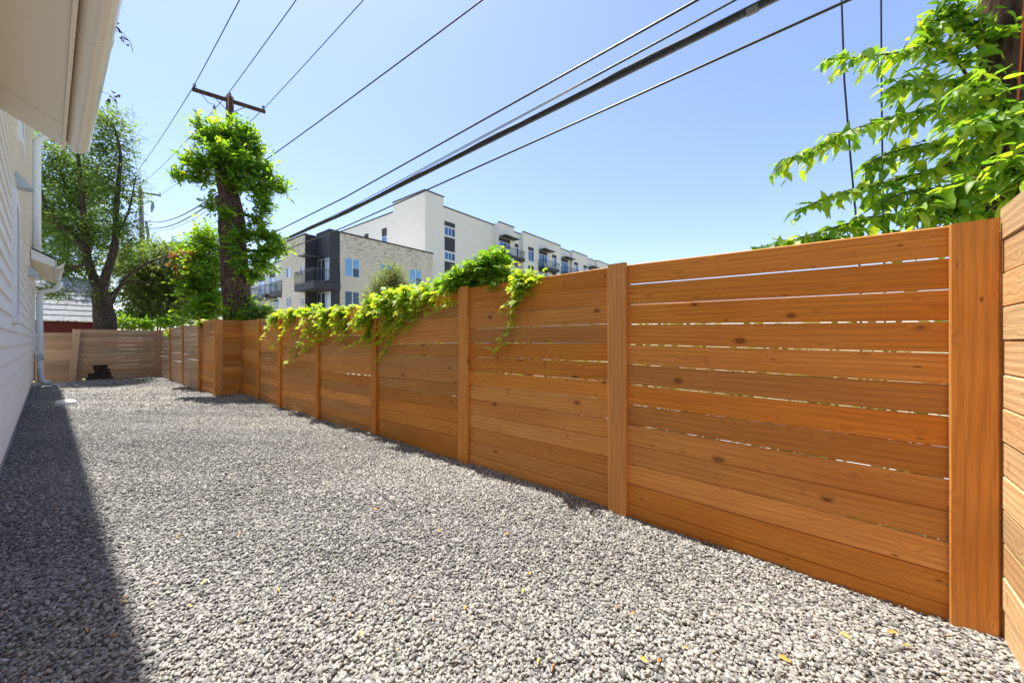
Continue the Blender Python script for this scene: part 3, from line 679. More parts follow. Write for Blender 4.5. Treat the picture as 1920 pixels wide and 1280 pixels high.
# shrubs and young trees along the far fence
def shrub(name, label, cat, blobs, ntw, per, tl, ls, T, m, stems=4, group=None, up=.3, droop=.25):
    c = np.mean([b[0] for b in blobs], 0); cx, cy = c[0], c[1]
    r = empty(name, (cx, cy, -.3), 0, label, cat, group); mb = MB()
    for b in blobs[:stems+3]:
        limb(mb, [(cx+random.uniform(-.15, .15), cy+random.uniform(-.15, .15), -.35), ((cx*.6+b[0][0]*.4), (cy*.6+b[0][1]*.4), b[0][2]*.4), tuple(b[0])], .05, .012, 6, .05)
    adopt(mb.build('stems', BARKD, smooth=True), r)
    adopt(foliage('foliage', blobs, ntw, per, tl, ls, T, m, None, up, droop), r)
    return r
shrub('shrub_tree', 'olive green small leaved bushy tree between the forked oak and the leafy topped trunk', 'tree',
      [blob(265,490,45,38,17.2,1.2), blob(310,520,55,45,17.6,1.4), blob(260,545,45,45,17.2,1.2), blob(320,575,60,38,17.4,1.1), blob(300,466,48,20,17.8,1), blob(235,500,30,40,17.6,1), blob(250,590,45,28,16.6,.6), blob(345,480,35,30,17.8,1), blob(355,545,45,50,18,1.2), blob(285,540,60,60,18.4,1.0)], 4600, 10, .48, .090, SMALL, LO, up=.15, droop=.5)
shrub('low_shrub', 'bright green low leafy shrub at the foot of the forked oak behind the back fence', 'shrub',
      [blob(235,603,28,14,15.6,.5), blob(270,607,28,12,15.8,.5), blob(325,602,40,16,16.6,.6), blob(290,600,40,16,17,.6), blob(245,595,30,18,16.5,.6)], 640, 8, .3, .10, SMALL, LB)
sap = shrub('oak_sapling', 'bright leafy young oak crowding the left side of the tall topped trunk', 'tree',
      [blob(395,455,28,35,11.6,.7), blob(395,510,32,40,11.7,.8), blob(372,540,30,35,11.8,.7), blob(400,570,32,28,11.5,.7), blob(355,460,22,18,12.0,.5), blob(378,490,30,30,12.0,.7), blob(380,590,34,16,11.4,.6)], 1000, 9, .55, .115, OAK, LB, up=.4, droop=.1)
adopt(foliage('rust_leaves', [blob(335,477,14,6,11.5,.25), blob(362,481,15,6,11.4,.25), blob(330,502,9,8,11.5,.2), blob(350,510,12,6,11.4,.2)], 46, 7, .26, .105, OAK, LR, None), sap)

shrub('added_shade_tree', 'broad leafy tree added beyond the red shed to shade its roof', 'tree',  # added tree, placed so that its crown shades the shed roof
      [blob(70,400,70,70,19.3,1.6), blob(130,360,70,60,19.6,1.6), blob(110,460,80,50,19.4,1.6), blob(180,430,60,50,19.8,1.6), blob(90,500,60,25,19.3,1.2), blob(165,490,50,25,19.6,1.2)], 1900, 9, .6, .11, SMALL, LM)

# the tall topped trunk with sprouts
D2 = 10.0
base = at(447, 600, D2); tt_ = empty('topped_tree', (base.x, base.y, -.3), 0, 'tall topped tree trunk wrapped in bright green oak sprouts beside the stepped fence', 'tree')
mb = MB()
pl = [(450,760),(449,700),(447,600),(441,520),(437,450),(434,405),(427,372)]
limb(mb, [at(x, y, D2) for x, y in pl], .35, .29, 16, .05)
px_limb(mb, [(430,395),(420,350),(412,315),(405,285)], .20, .08, D2, 10)
px_limb(mb, [(433,395),(437,340),(440,300),(442,262)], .17, .05, D2+.1, 10)
for a in ([(410,330),(385,325),(350,322),(330,335)], [(440,330),(480,345),(520,355),(538,350)], [(442,290),(470,270),(490,255)], [(408,300),(385,270),(378,240)], [(452,400),(480,410),(505,420)], [(455,470),(490,470),(525,470)], [(438,300),(430,250),(425,215)]):
    px_limb(mb, a, .05, .012, D2, 6)
adopt(mb.build('trunk', BARK, smooth=True), tt_)
bl = [blob(*q[:4], D2, max(.18, q[2]*D2/F*.95)) for q in [(378,240,9,26),(400,265,20,28),(424,252,20,26),(456,255,18,30),(480,275,15,22),(430,300,46,26),(350,298,22,8),(376,310,22,11),(340,330,19,7),(375,337,24,10),
      (470,315,34,20),(505,330,15,14),(526,353,17,12),(490,355,26,16),(496,386,20,14),(482,410,14,12),(440,345,26,18),(398,385,8,20),(366,262,7,9)]]
adopt(foliage('crown', bl, 1080, 10, .42, .105, OAK, LB, None, up=.7, droop=.0), tt_)
bl = [blob(*q[:4], D2, max(.18, q[2]*D2/F*.95)) for q in [(500,440,20,13),(516,466,19,18),(490,490,22,22),(476,515,12,12),(468,440,12,16),(456,560,14,14)]]+[blob(438,455,12,24,D2-.40,.12), blob(446,500,14,22,D2-.40,.12), blob(425,400,12,14,D2-.36,.1), blob(455,588,26,14,D2-.2,.4)]
adopt(foliage('crown', bl, 420, 10, .42, .105, OAK, LB, None, up=.35, droop=.1), tt_)

# dark creeper and pale shrub at the trunk's foot
shrub('creeper_mound', 'dark green creeper mound at the foot of the topped trunk, hanging over the fence', 'vine',
      [blob(485,592,20,14,9.6,.35), blob(462,585,18,14,10.2,.4), blob(500,583,18,10,10.2,.4), blob(480,606,12,12,9.45,.12)], 170, 8, .28, .09, PALM, LM)
shrub('pale_shrub', 'pale grey green shrub glimpsed between the topped trunk and the apartments', 'shrub', [blob(490,575,16,18,22,1.2), blob(480,590,18,12,22,1)], 160, 9, .5, .10, SMALL, leaf_mat('silver_leaf', [(.14,.18,.09),(.22,.27,.15),(.3,.34,.2)], [(.15,.2,.1),(.25,.3,.15),(.3,.35,.2)]))
shrub('twiggy_bush', 'thin twiggy olive bush standing in front of the stone apartment block', 'shrub',
      [blob(725,535,36,26,9.5,.5), blob(737,515,24,18,9.5,.4), blob(758,545,24,20,9.6,.4), blob(700,560,26,18,9.4,.4)], 1100, 9, .36, .034, SMALL, LO, up=.9, droop=.0)

# ------------------------------------------------------------------ the creeper on the long fence
def top_y(px): return float(np.interp(px, [450, 526, 598, 704, 872, 1160], [598, 597, 586, 568, 540, 497]))-3
def vine(label, blobs, strands, ntw, group=None, cur=None, ls=.085, name='creeper', lmat=None):
    c = blobs[0][0]; r = empty(name, (c[0], c[1], gz(2.6, c[1])-.25), 0, label, 'vine', group)
    mb = MB(); limb(mb, [(FX+.16, c[1], -.3), (FX+.13, c[1]+.05, .8), (FX+.10, c[1], 1.75), tuple(c)], .014, .008, 6)
    if ntw: adopt(foliage('foliage', blobs, int(ntw*1.5), 7, .20, ls*.80, PALM, lmat or LV, None, up=.25, droop=.3, twigmat=VSTEM, twr=.002, lift=.45), r)
    if cur:
        x0_, x1_, ncur = cur
        for _ in range(ncur):
            a_ = random.uniform(x0_, x1_); k_ = random.uniform(.45, 1.0)*(.55+.45*math.sin(math.pi*(a_-x0_)/(x1_-x0_)))
            yt = top_y(a_); strands = strands+[[(a_, yt, 2.60), (a_-10*k_, yt+12*k_, A_-.01), (a_-26*k_, yt+44*k_, A_), (a_-50*k_, yt+82*k_, A_), (a_-74*k_, yt+104*k_, A_)]]
    for st in strands:
        q = [onX(x, y, X) for x, y, X in st]
        # smooth polyline
        sm_ = []
        for i in range(len(q)-1):
            for j in range(6): sm_.append(q[i].lerp(q[i+1], j/6))
        sm_.append(q[-1]); mb.tube(sm_, .0022, 5)
        n = max(3, int(sum((q[i+1]-q[i]).length for i in range(len(q)-1))/.042))
        for i in range(n):
            t = (i+.6)/n*(len(sm_)-1); p = sm_[int(t)]
            o = link('leaf', leafmesh('palm'), None, r); s = ls*.95*random.uniform(.75, 1.25)*(1.1-.35*i/n)
            f = Vector((random.uniform(-1.0, -.15), random.uniform(-.8, .8), random.uniform(-.7, .1))).normalized()
            nv = Vector((random.gauss(0, .35)-.25, random.gauss(0, .35), 1)); rv = f.cross(nv).normalized(); nv = rv.cross(f)
            M = Matrix(((rv.x, f.x, nv.x, 0), (rv.y, f.y, nv.y, 0), (rv.z, f.z, nv.z, 0), (0,0,0,1)))
            M = Matrix.Translation(p+Vector((-.012, 0, random.uniform(-.015, .015)))) @ M @ Matrix.Diagonal((s, s, s, 1))
            adopt(o, r); o.matrix_basis = M
    adopt(mb.build('stem', VSTEM, smooth=True), r)
    return r
def vb(px, py, rx, ry, X=2.64, rd=.12):
    p = onX(px, py, X); dep = p.x*FW[0]+p.y*FW[1]; return blob(px, py, rx, ry, dep, rd)
A_ = 2.565
vine('yellow green creeper strip spilling over the fence in front of the balcony', [vb(555,588,34,6), vb(590,583,28,9), vb(622,587,24,8), vb(525,596,20,6), vb(650,592,16,5), vb(540,604,14,5,2.57,.03), vb(610,606,12,10,2.57,.03), vb(642,612,12,14,2.57,.03)],
     [[(512,600,A_),(500,612,A_),(503,622,A_)], [(610,598,A_),(596,640,A_),(575,655,A_),(548,670,A_),(530,688,A_)], [(600,600,A_),(590,618,A_),(570,622,A_)], [(650,600,A_),(640,632,A_),(632,640,A_)]], 170, cur=(515, 665, 12))
vine('dense bright creeper curtain draping far down the fence below the twiggy bush', [vb(706,574,22,12), vb(692,596,20,15,2.57,.04), vb(740,558,30,9), vb(728,578,26,13,2.57,.04), vb(775,553,26,6), vb(800,547,24,6), vb(765,570,22,9,2.57,.04), vb(800,560,14,8,2.57,.03), vb(690,622,10,12,2.56,.03)],
     [[(700,600,A_),(690,625,A_),(668,645,A_),(648,655,A_)], [(735,585,A_),(722,612,A_),(705,632,A_),(690,640,A_)], [(790,565,A_),(765,590,A_),(735,630,A_),(728,655,A_),(706,680,A_)], [(770,570,A_),(755,600,A_),(730,615,A_)], [(805,555,A_),(780,578,A_),(760,598,A_)], [(838,553,A_),(846,570,A_),(850,568,A_)], [(850,560,A_),(826,578,A_),(800,588,A_)], [(660,605,A_),(650,625,A_),(640,645,A_)]], 210, cur=(690, 850, 22))
vine('tall rounded mound of green creeper heaped above the fence top', [vb(870,522,32,13,2.74,.2), vb(905,512,30,20,2.74,.2), vb(932,498,18,18,2.74,.2), vb(918,490,14,12,2.74,.16), vb(845,534,20,9,2.72,.16), vb(880,533,38,8,2.72,.14), vb(936,522,16,14,2.74,.15), vb(822,541,16,5,2.70,.1)],
     [[(950,500,2.68),(965,492,2.66),(980,497,2.65)]], 420, ls=.08, lmat=LB)
vine('slender yellow creeper tendril hanging alone down the fence past the mound', [vb(985,526,17,8,2.60,.05), vb(1005,522,10,4,2.60,.04), vb(975,542,9,12,2.565,.03)],
     [[(985,530,A_),(970,562,A_),(962,600,A_),(948,640,A_),(930,655,A_),(914,652,A_)], [(1005,525,A_),(990,545,A_),(985,552,A_)], [(975,545,A_),(950,572,A_),(935,590,A_)], [(968,570,A_),(962,585,A_),(958,615,A_),(940,642,A_)], [(980,532,A_),(968,560,A_),(966,585,A_)]], 34, ls=.075)
for px, py, XX, lab in ((318, 628, 1.97, 'small yellow creeper tuft on the far fence near the back corner'), (375, 607, 2.02, 'small yellow creeper tuft at the top of the far fence by the leaning board')):
    c = onX(px, py, XX); dep = c.x*FW[0]+c.y*FW[1]
    r = empty('creeper', (c.x, c.y, c.z-.2), 0, lab, 'vine')
    adopt(foliage('foliage', [blob(px, py, 5, 9, dep, .05), blob(px+3, py-6, 6, 5, dep, .05)], 16, 6, .2, .085, PALM, LV, None, twigmat=VSTEM, twr=.002), r)

# ------------------------------------------------------------------ the leafy tree on the right
D3 = 2.75
base = at(1905, 420, 3.0); rt_ = empty('hackberry_tree', (base.x, base.y, -.3), 0, 'large leaved bright green tree arching over the fence corner beside the brown pole', 'tree')
br = [[(1900,330,3.0),(1850,210,2.9),(1792,110,2.8),(1755,78,2.75),(1690,98,2.7),(1600,108,2.65),(1545,112,2.6)],
      [(1900,350,3.0),(1840,250,2.9),(1792,203,2.8),(1700,214,2.7),(1586,248,2.65),(1520,282,2.6),(1472,300,2.6)],
      [(1900,380,3.0),(1830,292,2.8),(1755,318,2.7),(1661,342,2.65),(1567,364,2.6),(1488,398,2.55)],
      [(1900,420,3.0),(1800,380,2.8),(1700,400,2.7),(1605,415,2.65),(1492,448,2.6),(1412,466,2.6)],
      [(1900,330,3.1),(1870,150,2.9),(1840,60,2.8),(1800,18,2.7),(1770,10,2.7)],
      [(1910,300,2.6),(1880,200,2.5),(1830,160,2.45),(1790,170,2.4)],
      [(1905,400,2.5),(1850,408,2.4),(1800,395,2.35),(1780,392,2.35)],
      [(1910,350,2.5),(1860,330,2.4),(1800,345,2.35),(1750,365,2.35),(1720,400,2.3)],
      [(1900,330,3.0),(1820,270,2.8),(1740,270,2.7),(1660,290,2.65),(1620,312,2.6)],
      [(1910,280,2.4),(1890,240,2.35),(1850,225,2.3),(1810,235,2.3)],
      [(1900,420,2.9),(1780,425,2.75),(1690,440,2.7),(1600,446,2.65)],
      [(1850,210,2.9),(1780,160,2.8),(1720,150,2.75),(1670,165,2.7)], [(1860,120,2.9),(1810,60,2.8),(1770,35,2.75),(1735,48,2.7)], [(1800,440,2.7),(1700,455,2.65),(1600,450,2.6),(1520,448,2.6)], [(1900,300,2.9),(1850,340,2.7),(1780,350,2.6),(1700,360,2.6),(1640,385,2.55)],
      [(1915,400,2.2),(1905,330,2.15),(1890,300,2.1)]]
mb = MB(); allp = []; allf = []; alls = []
limb(mb, [(base.x, base.y, -.35), (base.x+.02, base.y+.03, .6), tuple(at(1902, 440, 3.0)), tuple(at(1898, 300, 3.0))], .05, .03, 8)
for bi, pl in enumerate(br):
    q = [at(*p) for p in pl]; limb(mb, q, .013, .003, 6)
    # side shoots, each with alternate leaves
    segs = []
    for i in range(len(q)-1):
        for j in range(8): segs.append((q[i].lerp(q[i+1], j/8), (q[i+1]-q[i]).normalized(), (i+j/8)/(len(q)-1)))
    for p, d, t in segs:
        if t < .12: continue
        for rep in range(2):
            if random.random() > (.75 if t < .8 else .5): continue
            sd_ = Vector((random.gauss(0, .7), random.gauss(0, .7), random.gauss(-.05, .45)))
            sdir = (d*.8+sd_*.8).normalized(); L = random.uniform(.10, .26)*(1.05-t*.45)
            e = p+sdir*L+Vector((0,0,-.03)); mb.tube([p, p.lerp(e, .5)+Vector((0,0,.01)), e], [.003, .002, .001], 4)
            nl = int(L/.040)
            for i in range(nl):
                u = (i+.7)/nl; allp.append(p.lerp(e, u)); sg = 1 if i % 2 else -1
                sidev = sdir.cross(Vector((0,0,1))).normalized()
                allf.append((sdir*.55+sidev*sg*.75+Vector((random.gauss(0,.25), random.gauss(0,.25), random.gauss(-.38,.4)))).normalized()); alls.append(.104*math.exp(random.gauss(0, .22))*(1.1-.3*t))
        sidev = d.cross(Vector((0,0,1))).normalized()
        for sg in (-1, 1):
            if t > .2: allp.append(p+d*random.uniform(0, .03)); allf.append((d*.6+sidev*sg*.7+Vector((random.gauss(0,.2), random.gauss(0,.2), -.45+random.gauss(0,.4)))).normalized()); alls.append(.108*math.exp(random.gauss(0, .2))*(1.08-.25*t))
adopt(mb.build('branches', TWIG, smooth=True), rt_)
dep_ = [p.x*FW[0]+p.y*FW[1] for p in allp]
order = sorted(range(len(allp)), key=lambda i: dep_[i]/alls[i])
print('tris', sum(sum(len(p.vertices)-2 for p in o.data.polygons) if len(o.data.polygons)<5000 else len(o.data.loops)-2*len(o.data.polygons) for o in bpy.data.objects if o.type=='MESH'))
print('right tree leaves', len(order))
for i in order[:300]:
    f = allf[i]; nv = Vector((random.gauss(0,.45), random.gauss(0,.45), 1)); rv = f.cross(nv).normalized(); nv = rv.cross(f); s = alls[i]
    M = Matrix(((rv.x, f.x, nv.x, 0), (rv.y, f.y, nv.y, 0), (rv.z, f.z, nv.z, 0), (0,0,0,1)))
    o = adopt(link('leaf', leafmesh('ovate'), None), rt_); o.matrix_basis = Matrix.Translation(allp[i]) @ M @ Matrix.Diagonal((s, s, s, 1))
idx = order[300:]; n = len(idx)
o = leaves_np('leaves', OVATE, np.array([allp[i] for i in idx]), np.array([allf[i] for i in idx]), UZv+rng.normal(0, .45, (n, 3)), np.array([alls[i] for i in idx]), np.clip(rng.beta(1.5, 1.5, n)*1.1, 0, 1), LB)
adopt(o, rt_); o['kind'] = 'stuff'

# weeds behind the fence, seen as flecks through the gaps
n = 13000
yy = rng.uniform(-1.5, 12, n); xx = 2.78+rng.uniform(0, 1, n)**1.7*1.9; zz = -.3+rng.uniform(0, 1, n)**1.5*1.8
k = (np.sin(yy*1.9)+np.sin(yy*4.1+xx*3)+1.9 > zz*1.0)
o = leaves_np('weeds', OVATE2, np.stack([xx, yy, zz], 1)[k], unit(rng.normal(size=(k.sum(), 3))+UZv*.6), UZv+rng.normal(0, .6, (k.sum(), 3)), rng.uniform(.07, .16, k.sum()), rng.uniform(0, 1, k.sum()), LGRASS)
tag(o, 'tangled sunlit weeds glimpsed through the gaps of the long fence', 'weeds', kind='stuff')

# ------------------------------------------------------------------ poles and wires
def pole(px_top, dep, py_top, r, lab, m, arm=None, lean=0):
    p = at(px_top, py_top, dep); root = empty('utility_pole', (p.x, p.y, -.32), 0, lab, 'utility pole')
    adopt(MB().tube([(p.x+lean, p.y, -.6), (p.x+lean*.5, p.y, p.z*.5), (p.x, p.y, p.z)], [r*1.25, r*1.1, r*.85], 16).build('pole', m, smooth=True), root)
    if arm:
        a, b2 = arm; d = (b2-a).normalized(); nrm = Vector((0,0,1)).cross(d).normalized()*.055; u = Vector((0,0,.06))
        v = [a-nrm-u, a+nrm-u, a+nrm+u, a-nrm+u, b2-nrm-u, b2+nrm-u, b2+nrm+u, b2-nrm+u]
        off = nrm.normalized()*-(r+.03)
        ar = adopt(MB().add([q+off for q in v], [(0,1,2,3), (7,6,5,4), (0,4,5,1), (1,5,6,2), (2,6,7,3), (3,7,4,0)]).build('crossarm', m), root)
        for t in (.03, .97):
            c = a.lerp(b2, t)+off
            adopt(MB().tube([c+Vector((0,0,.06)), c+Vector((0,0,.12)), c+Vector((0,0,.13)), c+Vector((0,0,.18)), c+Vector((0,0,.19)), c+Vector((0,0,.24))], [.02, .02, .06, .05, .055, .03], 10).build('insulator', PORC, smooth=False), root)
        c = Vector((p.x, p.y, p.z)); adopt(MB().tube([c, c+Vector((0,0,.08)), c+Vector((0,0,.09)), c+Vector((0,0,.16))], [.02, .02, .06, .04], 10).build('insulator', PORC), root)
        mid = a.lerp(b2, .5)
        for t in (.25, .75):
            c = a.lerp(b2, t)+off*1.2; q = Vector((p.x, p.y, mid.z-.55))+off
            adopt(MB().tube([c, q], .014, 6).build('brace', STEEL), root)
    return root, p
ZA = 9.6
def arm_pt(px, py): return at(px, py, ZA*F/(640-py))
a1, a2 = arm_pt(361, 172), arm_pt(497, 214); a2.z = a1.z
pole1, p1 = pole(431, (a1.x*FW[0]+a1.y*FW[1]+a2.x*FW[0]+a2.y*FW[1])/2-.12, 182, .15, 'brown utility pole with wooden crossarm rising behind the topped tree', POLE, (a1, a2))
# fuse switch hanging beside the pole
q = at(402, 205, 15.0); adopt(MB().tube([q+Vector((0,0,.16)), q+Vector((0,0,.1)), q-Vector((0,0,.12)), q-Vector((0,0,.2))], [.02, .05, .05, .02], 8).build('fuse_switch', PORC), pole1)
adopt(MB().tube([a1.lerp(a2, .12), a1.lerp(a2, .2)+Vector((0,0,-.25)), q+Vector((0,0,.18))], .012, 5).build('jumper', CABLE), pole1)
D4 = 30.0
b1, b2_ = at(232, 359, D4-.6), at(303, 369, D4+.6); b2_.z = b1.z = at(265, 363, D4).z
pole2, p2 = pole(263, D4, 352, .17, 'distant grey utility pole with a riser pipe beyond the forked oak', POLEG, (b1, b2_), lean=.35)
adopt(MB().tube([at(276, 470, D4-.4), at(278, 440, D4-.4), at(274, 415, D4-.4)], .09, 8).build('riser_pipe', STEEL), pole2)
adopt(MB().tube([at(287, 378, D4-.3), at(286, 388, D4-.3), at(284, 398, D4-.3)], [.05, .12, .05], 8).build('fuse_switch', PORC), pole2)
PX3 = 4.6; dep3 = PX3/dr(1884)[0]; pp = at(1884, 0, dep3)
pole3 = empty('utility_pole', (pp.x, pp.y, -.32), 0, 'thick brown utility pole behind the leafy tree at the fence corner', 'utility pole')
adopt(MB().tube([(pp.x-.05, pp.y, -.6), (pp.x-.02, pp.y, 4), (pp.x+.03, pp.y, 11.0)], [.15, .13, .11], 18).build('pole', POLE, smooth=True), pole3)
w0 = at(1921, 0, 2.62); w1 = at(1893, 400, 2.60)
adopt(MB().tube([w0+Vector((0,0,1.0)), w0, w1, w1-Vector((0,0,1.6))], .006, 6).build('orange_line', ORANGE), pole3)
def wire(lab, pts, r, m=CABLE, n=6, sag=0, group=None, name='overhead_wire', cat='wire', segs=14):
    pts = [Vector(p) for p in pts]; q = []
    for i in range(len(pts)-1):
        for j in range(segs):
            t = j/segs; c = pts[i].lerp(pts[i+1], t); c.z -= sag*4*t*(1-t); q.append(c)
    q.append(pts[-1])
    return tag(MB().tube(q, r, n).build(name, m, smooth=True), lab, cat, group)
N3 = Vector((PX3, pp.y, 11.0))
d_arm = Vector((1.2, 0, 0)); top = Vector((0,0,.22))
for nm, s1, s2, s3 in (('overhead wire running from the left end of the near crossarm', a1, b1, -1), ('overhead wire running over the top of the near crossarm pole', None, None, 0), ('overhead wire running from the right end of the near crossarm', a2, b2_, 1)):
    A = (s1.lerp((a1+a2)/2, .03) if s1 else Vector((p1.x, p1.y, p1.z)))+top; B = (s2 if s2 else Vector((p2.x, p2.y, p2.z)))+top
    Cn = N3+d_arm*s3+top+Vector((0, -2, .2))
    wire(nm, [B, A], .014, sag=.25); o = wire(nm+' towards the fence corner', [A, Cn], .014, sag=.12)
zat = 345
A4 = at(434, zat, p1.x*FW[0]+p1.y*FW[1]-.15); C4 = at(905, 0, 7.1); Cx = C4+(C4-A4)*.9; Cx.z += .35
wire('single dark wire sloping past the right side of the topped tree', [A4, C4, Cx], .016, sag=.05)
for k, (lab, y0_, y1_, r_) in enumerate((('upper dark cable crossing behind the forked oak', 372, 408, .028), ('middle dark cable crossing behind the forked oak', 381, 420, .030), ('thin lowest wire crossing behind the forked oak', 392, 424, .012))):
    dA = p1.x*FW[0]+p1.y*FW[1]; A = at(434, y0_-32, dA); B = at(266, y1_+4, D4-.3); Cc = at(60, y1_+ (30 if k < 2 else 26), 24)
    wire(lab, [A, B], r_, sag=.75); wire(lab+', continuing through its leaves', [B, Cc], r_, sag=.35)
def cable_line(slope, X, off=0):      # along the pole line, straight towards the vanishing point of the fence
    z = (slope*798)/F*X/FW[0]; return [Vector((X+off, -9, H+z+.35)), Vector((X+off, -.92, H+z+.05)), Vector((X-.1+off, 9, H+z-.05)), Vector((X-.3+off, p1.y, H+z+.05)), Vector((X-1.0, 40, H+z-.2))]
wire('twin dark power cable, highest of the thick cables above the fence', cable_line(.551, 4.25), .014, segs=8)
wire('slim messenger twisted along the highest thick cable above the fence', [p+Vector((.02, 0, .028)) for p in cable_line(.551, 4.25)], .008, segs=8)
bundle = empty('cable_bundle', (4.3, 0, 4.4), 0, 'thick lashed bundle of telephone cables above the fence', 'cable')
cl = cable_line(.492, 4.3)
def strand(dy, dz, r, m, tw=0):
    q = []
    for i in range(len(cl)-1):
        for j in range(24):
            p = cl[i].lerp(cl[i+1], j/24); s = i*24+j
            q.append(p+Vector((dy+tw*math.cos(s*1.1), 0, dz+tw*math.sin(s*1.1))))
    adopt(MB().tube(q, r, 6).build('strand', m, smooth=True), bundle)
strand(0, .0, .022, CABLE); strand(.022, .02, .014, STEEL); strand(-.024, .016, .012, CABLE); strand(.014, -.022, .014, STEEL); strand(-.01, .035, .008, STEEL, .012)
cp = cl[1].lerp(cl[0], .02)
c = onX(1411, 14, 4.3); adopt(MB().tube([c-Vector((0, .05, .02)), c+Vector((0, .05, -.02))], .045, 10).build('clamp', STEEL), bundle)
wire('thin wire lying just above the thick cable bundle', [p+Vector((.1, 0, .28 if i < 2 else .10 if i == 2 else -.02)) for i, p in enumerate(cable_line(.492, 4.35))], .007, segs=8)
wire('second thin wire lying above the thick cable bundle', [p+Vector((.0, 0, .20 if i < 2 else .07 if i == 2 else -.02)) for i, p in enumerate(cable_line(.492, 4.35))], .008, segs=8)
wire('lowest black cable stretched alone above the fence', cable_line(.440, 4.2), .013, segs=8)
# two slack lines hanging down behind the leaves
wire('slack black line dropping to the left of the leafy tree', [at(1576, -160, 4.4), at(1578, 0, 4.4), at(1583, 150, 4.4), at(1595, 300, 4.4), at(1610, 460, 4.4), at(1614, 560, 4.4), at(1616, 830, 4.4)], .011, segs=5, name='hanging_line')
wire('slack black line dropping closer to the pole by the leafy tree', [at(1652, -160, 4.4), at(1652, 0, 4.4), at(1653, 180, 4.4), at(1655, 330, 4.4), at(1659, 560, 4.4), at(1660, 830, 4.4)], .010, segs=5, name='hanging_line')

# ------------------------------------------------------------------ red barn beyond the back fence
BY = 25.5
rb = empty('red_shed', (0, 0, -.3), 0, 'dark red board shed with grey shingle roof behind the back fence', 'shed')
xa, xb = onY(30, 600, BY).x, onY(203, 600, BY).x
ze = onY(130, 602, BY).z
nb = 9; hb = (ze+.3)/nb*1.0
for i in range(12):
    zt = ze-.02-i*.19
    if zt < .6: break
    MB().box(xa, xb, BY, BY+.03, zt-.185+.3, zt+.3).build('wall_board', REDWALL, rb)
MB().box(xa+.05, xb-.05, BY+.04, BY+5, 0, ze+.3).build('wall', REDWALL, rb)
zr = onY(130, 556, BY+2.2).z+1.0; rows = 9
for i in range(rows):
    t0, t1 = i/rows, (i+1)/rows; y0_, y1_ = BY-.25+t0*3.0, BY-.25+t1*3.0; z0_, z1_ = ze+t0*(zr-ze), ze+t1*(zr-ze)
    MB().add([(xa-.2, y0_, z0_+.325), (xb+.15, y0_, z0_+.325), (xb+.15, y1_+.06, z1_+.325), (xa-.2, y1_+.06, z1_+.325), (xa-.2, y0_, z0_+.30), (xb+.15, y0_, z0_+.30), (xb+.15, y1_+.06, z1_+.285), (xa-.2, y1_+.06, z1_+.285)],
        [(0,1,2,3), (7,6,5,4), (0,4,5,1), (1,5,6,2), (2,6,7,3), (3,7,4,0)]).build('shingle_course', SHINGLE, rb)
MB().add([(xb+.151, BY-.25, ze+.31), (xb+.20, BY-.25, ze+.31), (xb+.20, BY+2.75, zr+.31), (xb+.151, BY+2.75, zr+.31), (xb+.151, BY-.25, ze+.16), (xb+.20, BY-.25, ze+.16), (xb+.20, BY+2.75, zr+.16), (xb+.151, BY+2.75, zr+.16)],
    [(0,1,2,3), (7,6,5,4), (0,4,5,1), (1,5,6,2), (2,6,7,3), (3,7,4,0)]).build('bargeboard', TRIM, rb)

# ------------------------------------------------------------------ apartment buildings
def limestone():
    m, t, b = new_mat('pale_limestone'); b.inputs['Roughness'].default_value = .95; b.inputs['Specular IOR Level'].default_value = .1
    tc = nd(t, 'TexCoord'); s = nd(t, 'SeparateXYZ'); t.links.new(tc.outputs['Object'], s.inputs[0])
    uu = math_(t, 'ADD', s.outputs[0], s.outputs[1]); cb = nd(t, 'CombineXYZ'); t.links.new(uu, cb.inputs[0]); t.links.new(s.outputs[2], cb.inputs[1])
    br_ = nd(t, 'TexBrick', {'Vector': cb.outputs[0], 'Scale': 1.0, 'Mortar Size': .012, 'Brick Width': .62, 'Row Height': .2, 'Color1': (.68,.62,.52,1), 'Color2': (.60,.54,.45,1), 'Mortar': (.56,.51,.44,1)})
    n = nd(t, 'TexNoise', {'Vector': mapv(t, tc.outputs['Object'], (.55, .55, 1.5)), 'Scale': 1.0, 'Detail': 8.0, 'Roughness': .72})
    n2 = nd(t, 'TexNoise', {'Vector': mapv(t, tc.outputs['Object'], (2.5, 2.5, 5)), 'Scale': 1.0, 'Detail': 4.0})
    f = ramp(t, s.outputs[2], [(0, (0,0,0)), (1, (1,1,1))])
    hi = nd(t, 'MapRange', {'From Min': 8.6, 'From Max': 11.0}); t.links.new(s.outputs[2], hi.inputs[0])
    st = math_(t, 'MULTIPLY', ramp(t, math_(t, 'MULTIPLY', n2.outputs['Fac'], math_(t, 'MULTIPLY_ADD', n.outputs['Fac'], .8, .6)), [(.50, (0,0,0)), (.62, (1,1,1))]), math_(t, 'MULTIPLY_ADD', hi.outputs[0], .5, .10))
    c = mixc(t, math_(t, 'MULTIPLY', n.outputs['Fac'], .4), br_.outputs['Color'], (.62,.56,.46))
    c = mixc(t, st, c, (.22,.18,.15)); t.links.new(c, b.inputs['Base Color']); bump(t, b, br_.outputs['Fac'], .3, .02); return m
LIME = limestone()
D5 = 35.0
c0 = at(618, 500, D5); BFm = Frame(c0.x, c0.y, HA); GB = -.3
stone = empty('apartment_block', (c0.x, c0.y, GB), HA, 'three storey pale limestone apartment block with charcoal corner balcony', 'building')
def lz(p): return p.z-GB
def faceE(px, py): q = BFm.px_y(px, py, 0); return q.x, lz(q)       # face towards the yard, x along it
def faceN(px, py, lx=0): q = BFm.px_x(px, py, lx); return q.y, lz(q)  # face towards the left
xR = faceE(811, 500)[0]; xD = faceE(637, 500)[0]; zTop = faceE(637, 436.5)[1]; zTopR = faceE(811, 473)[1]
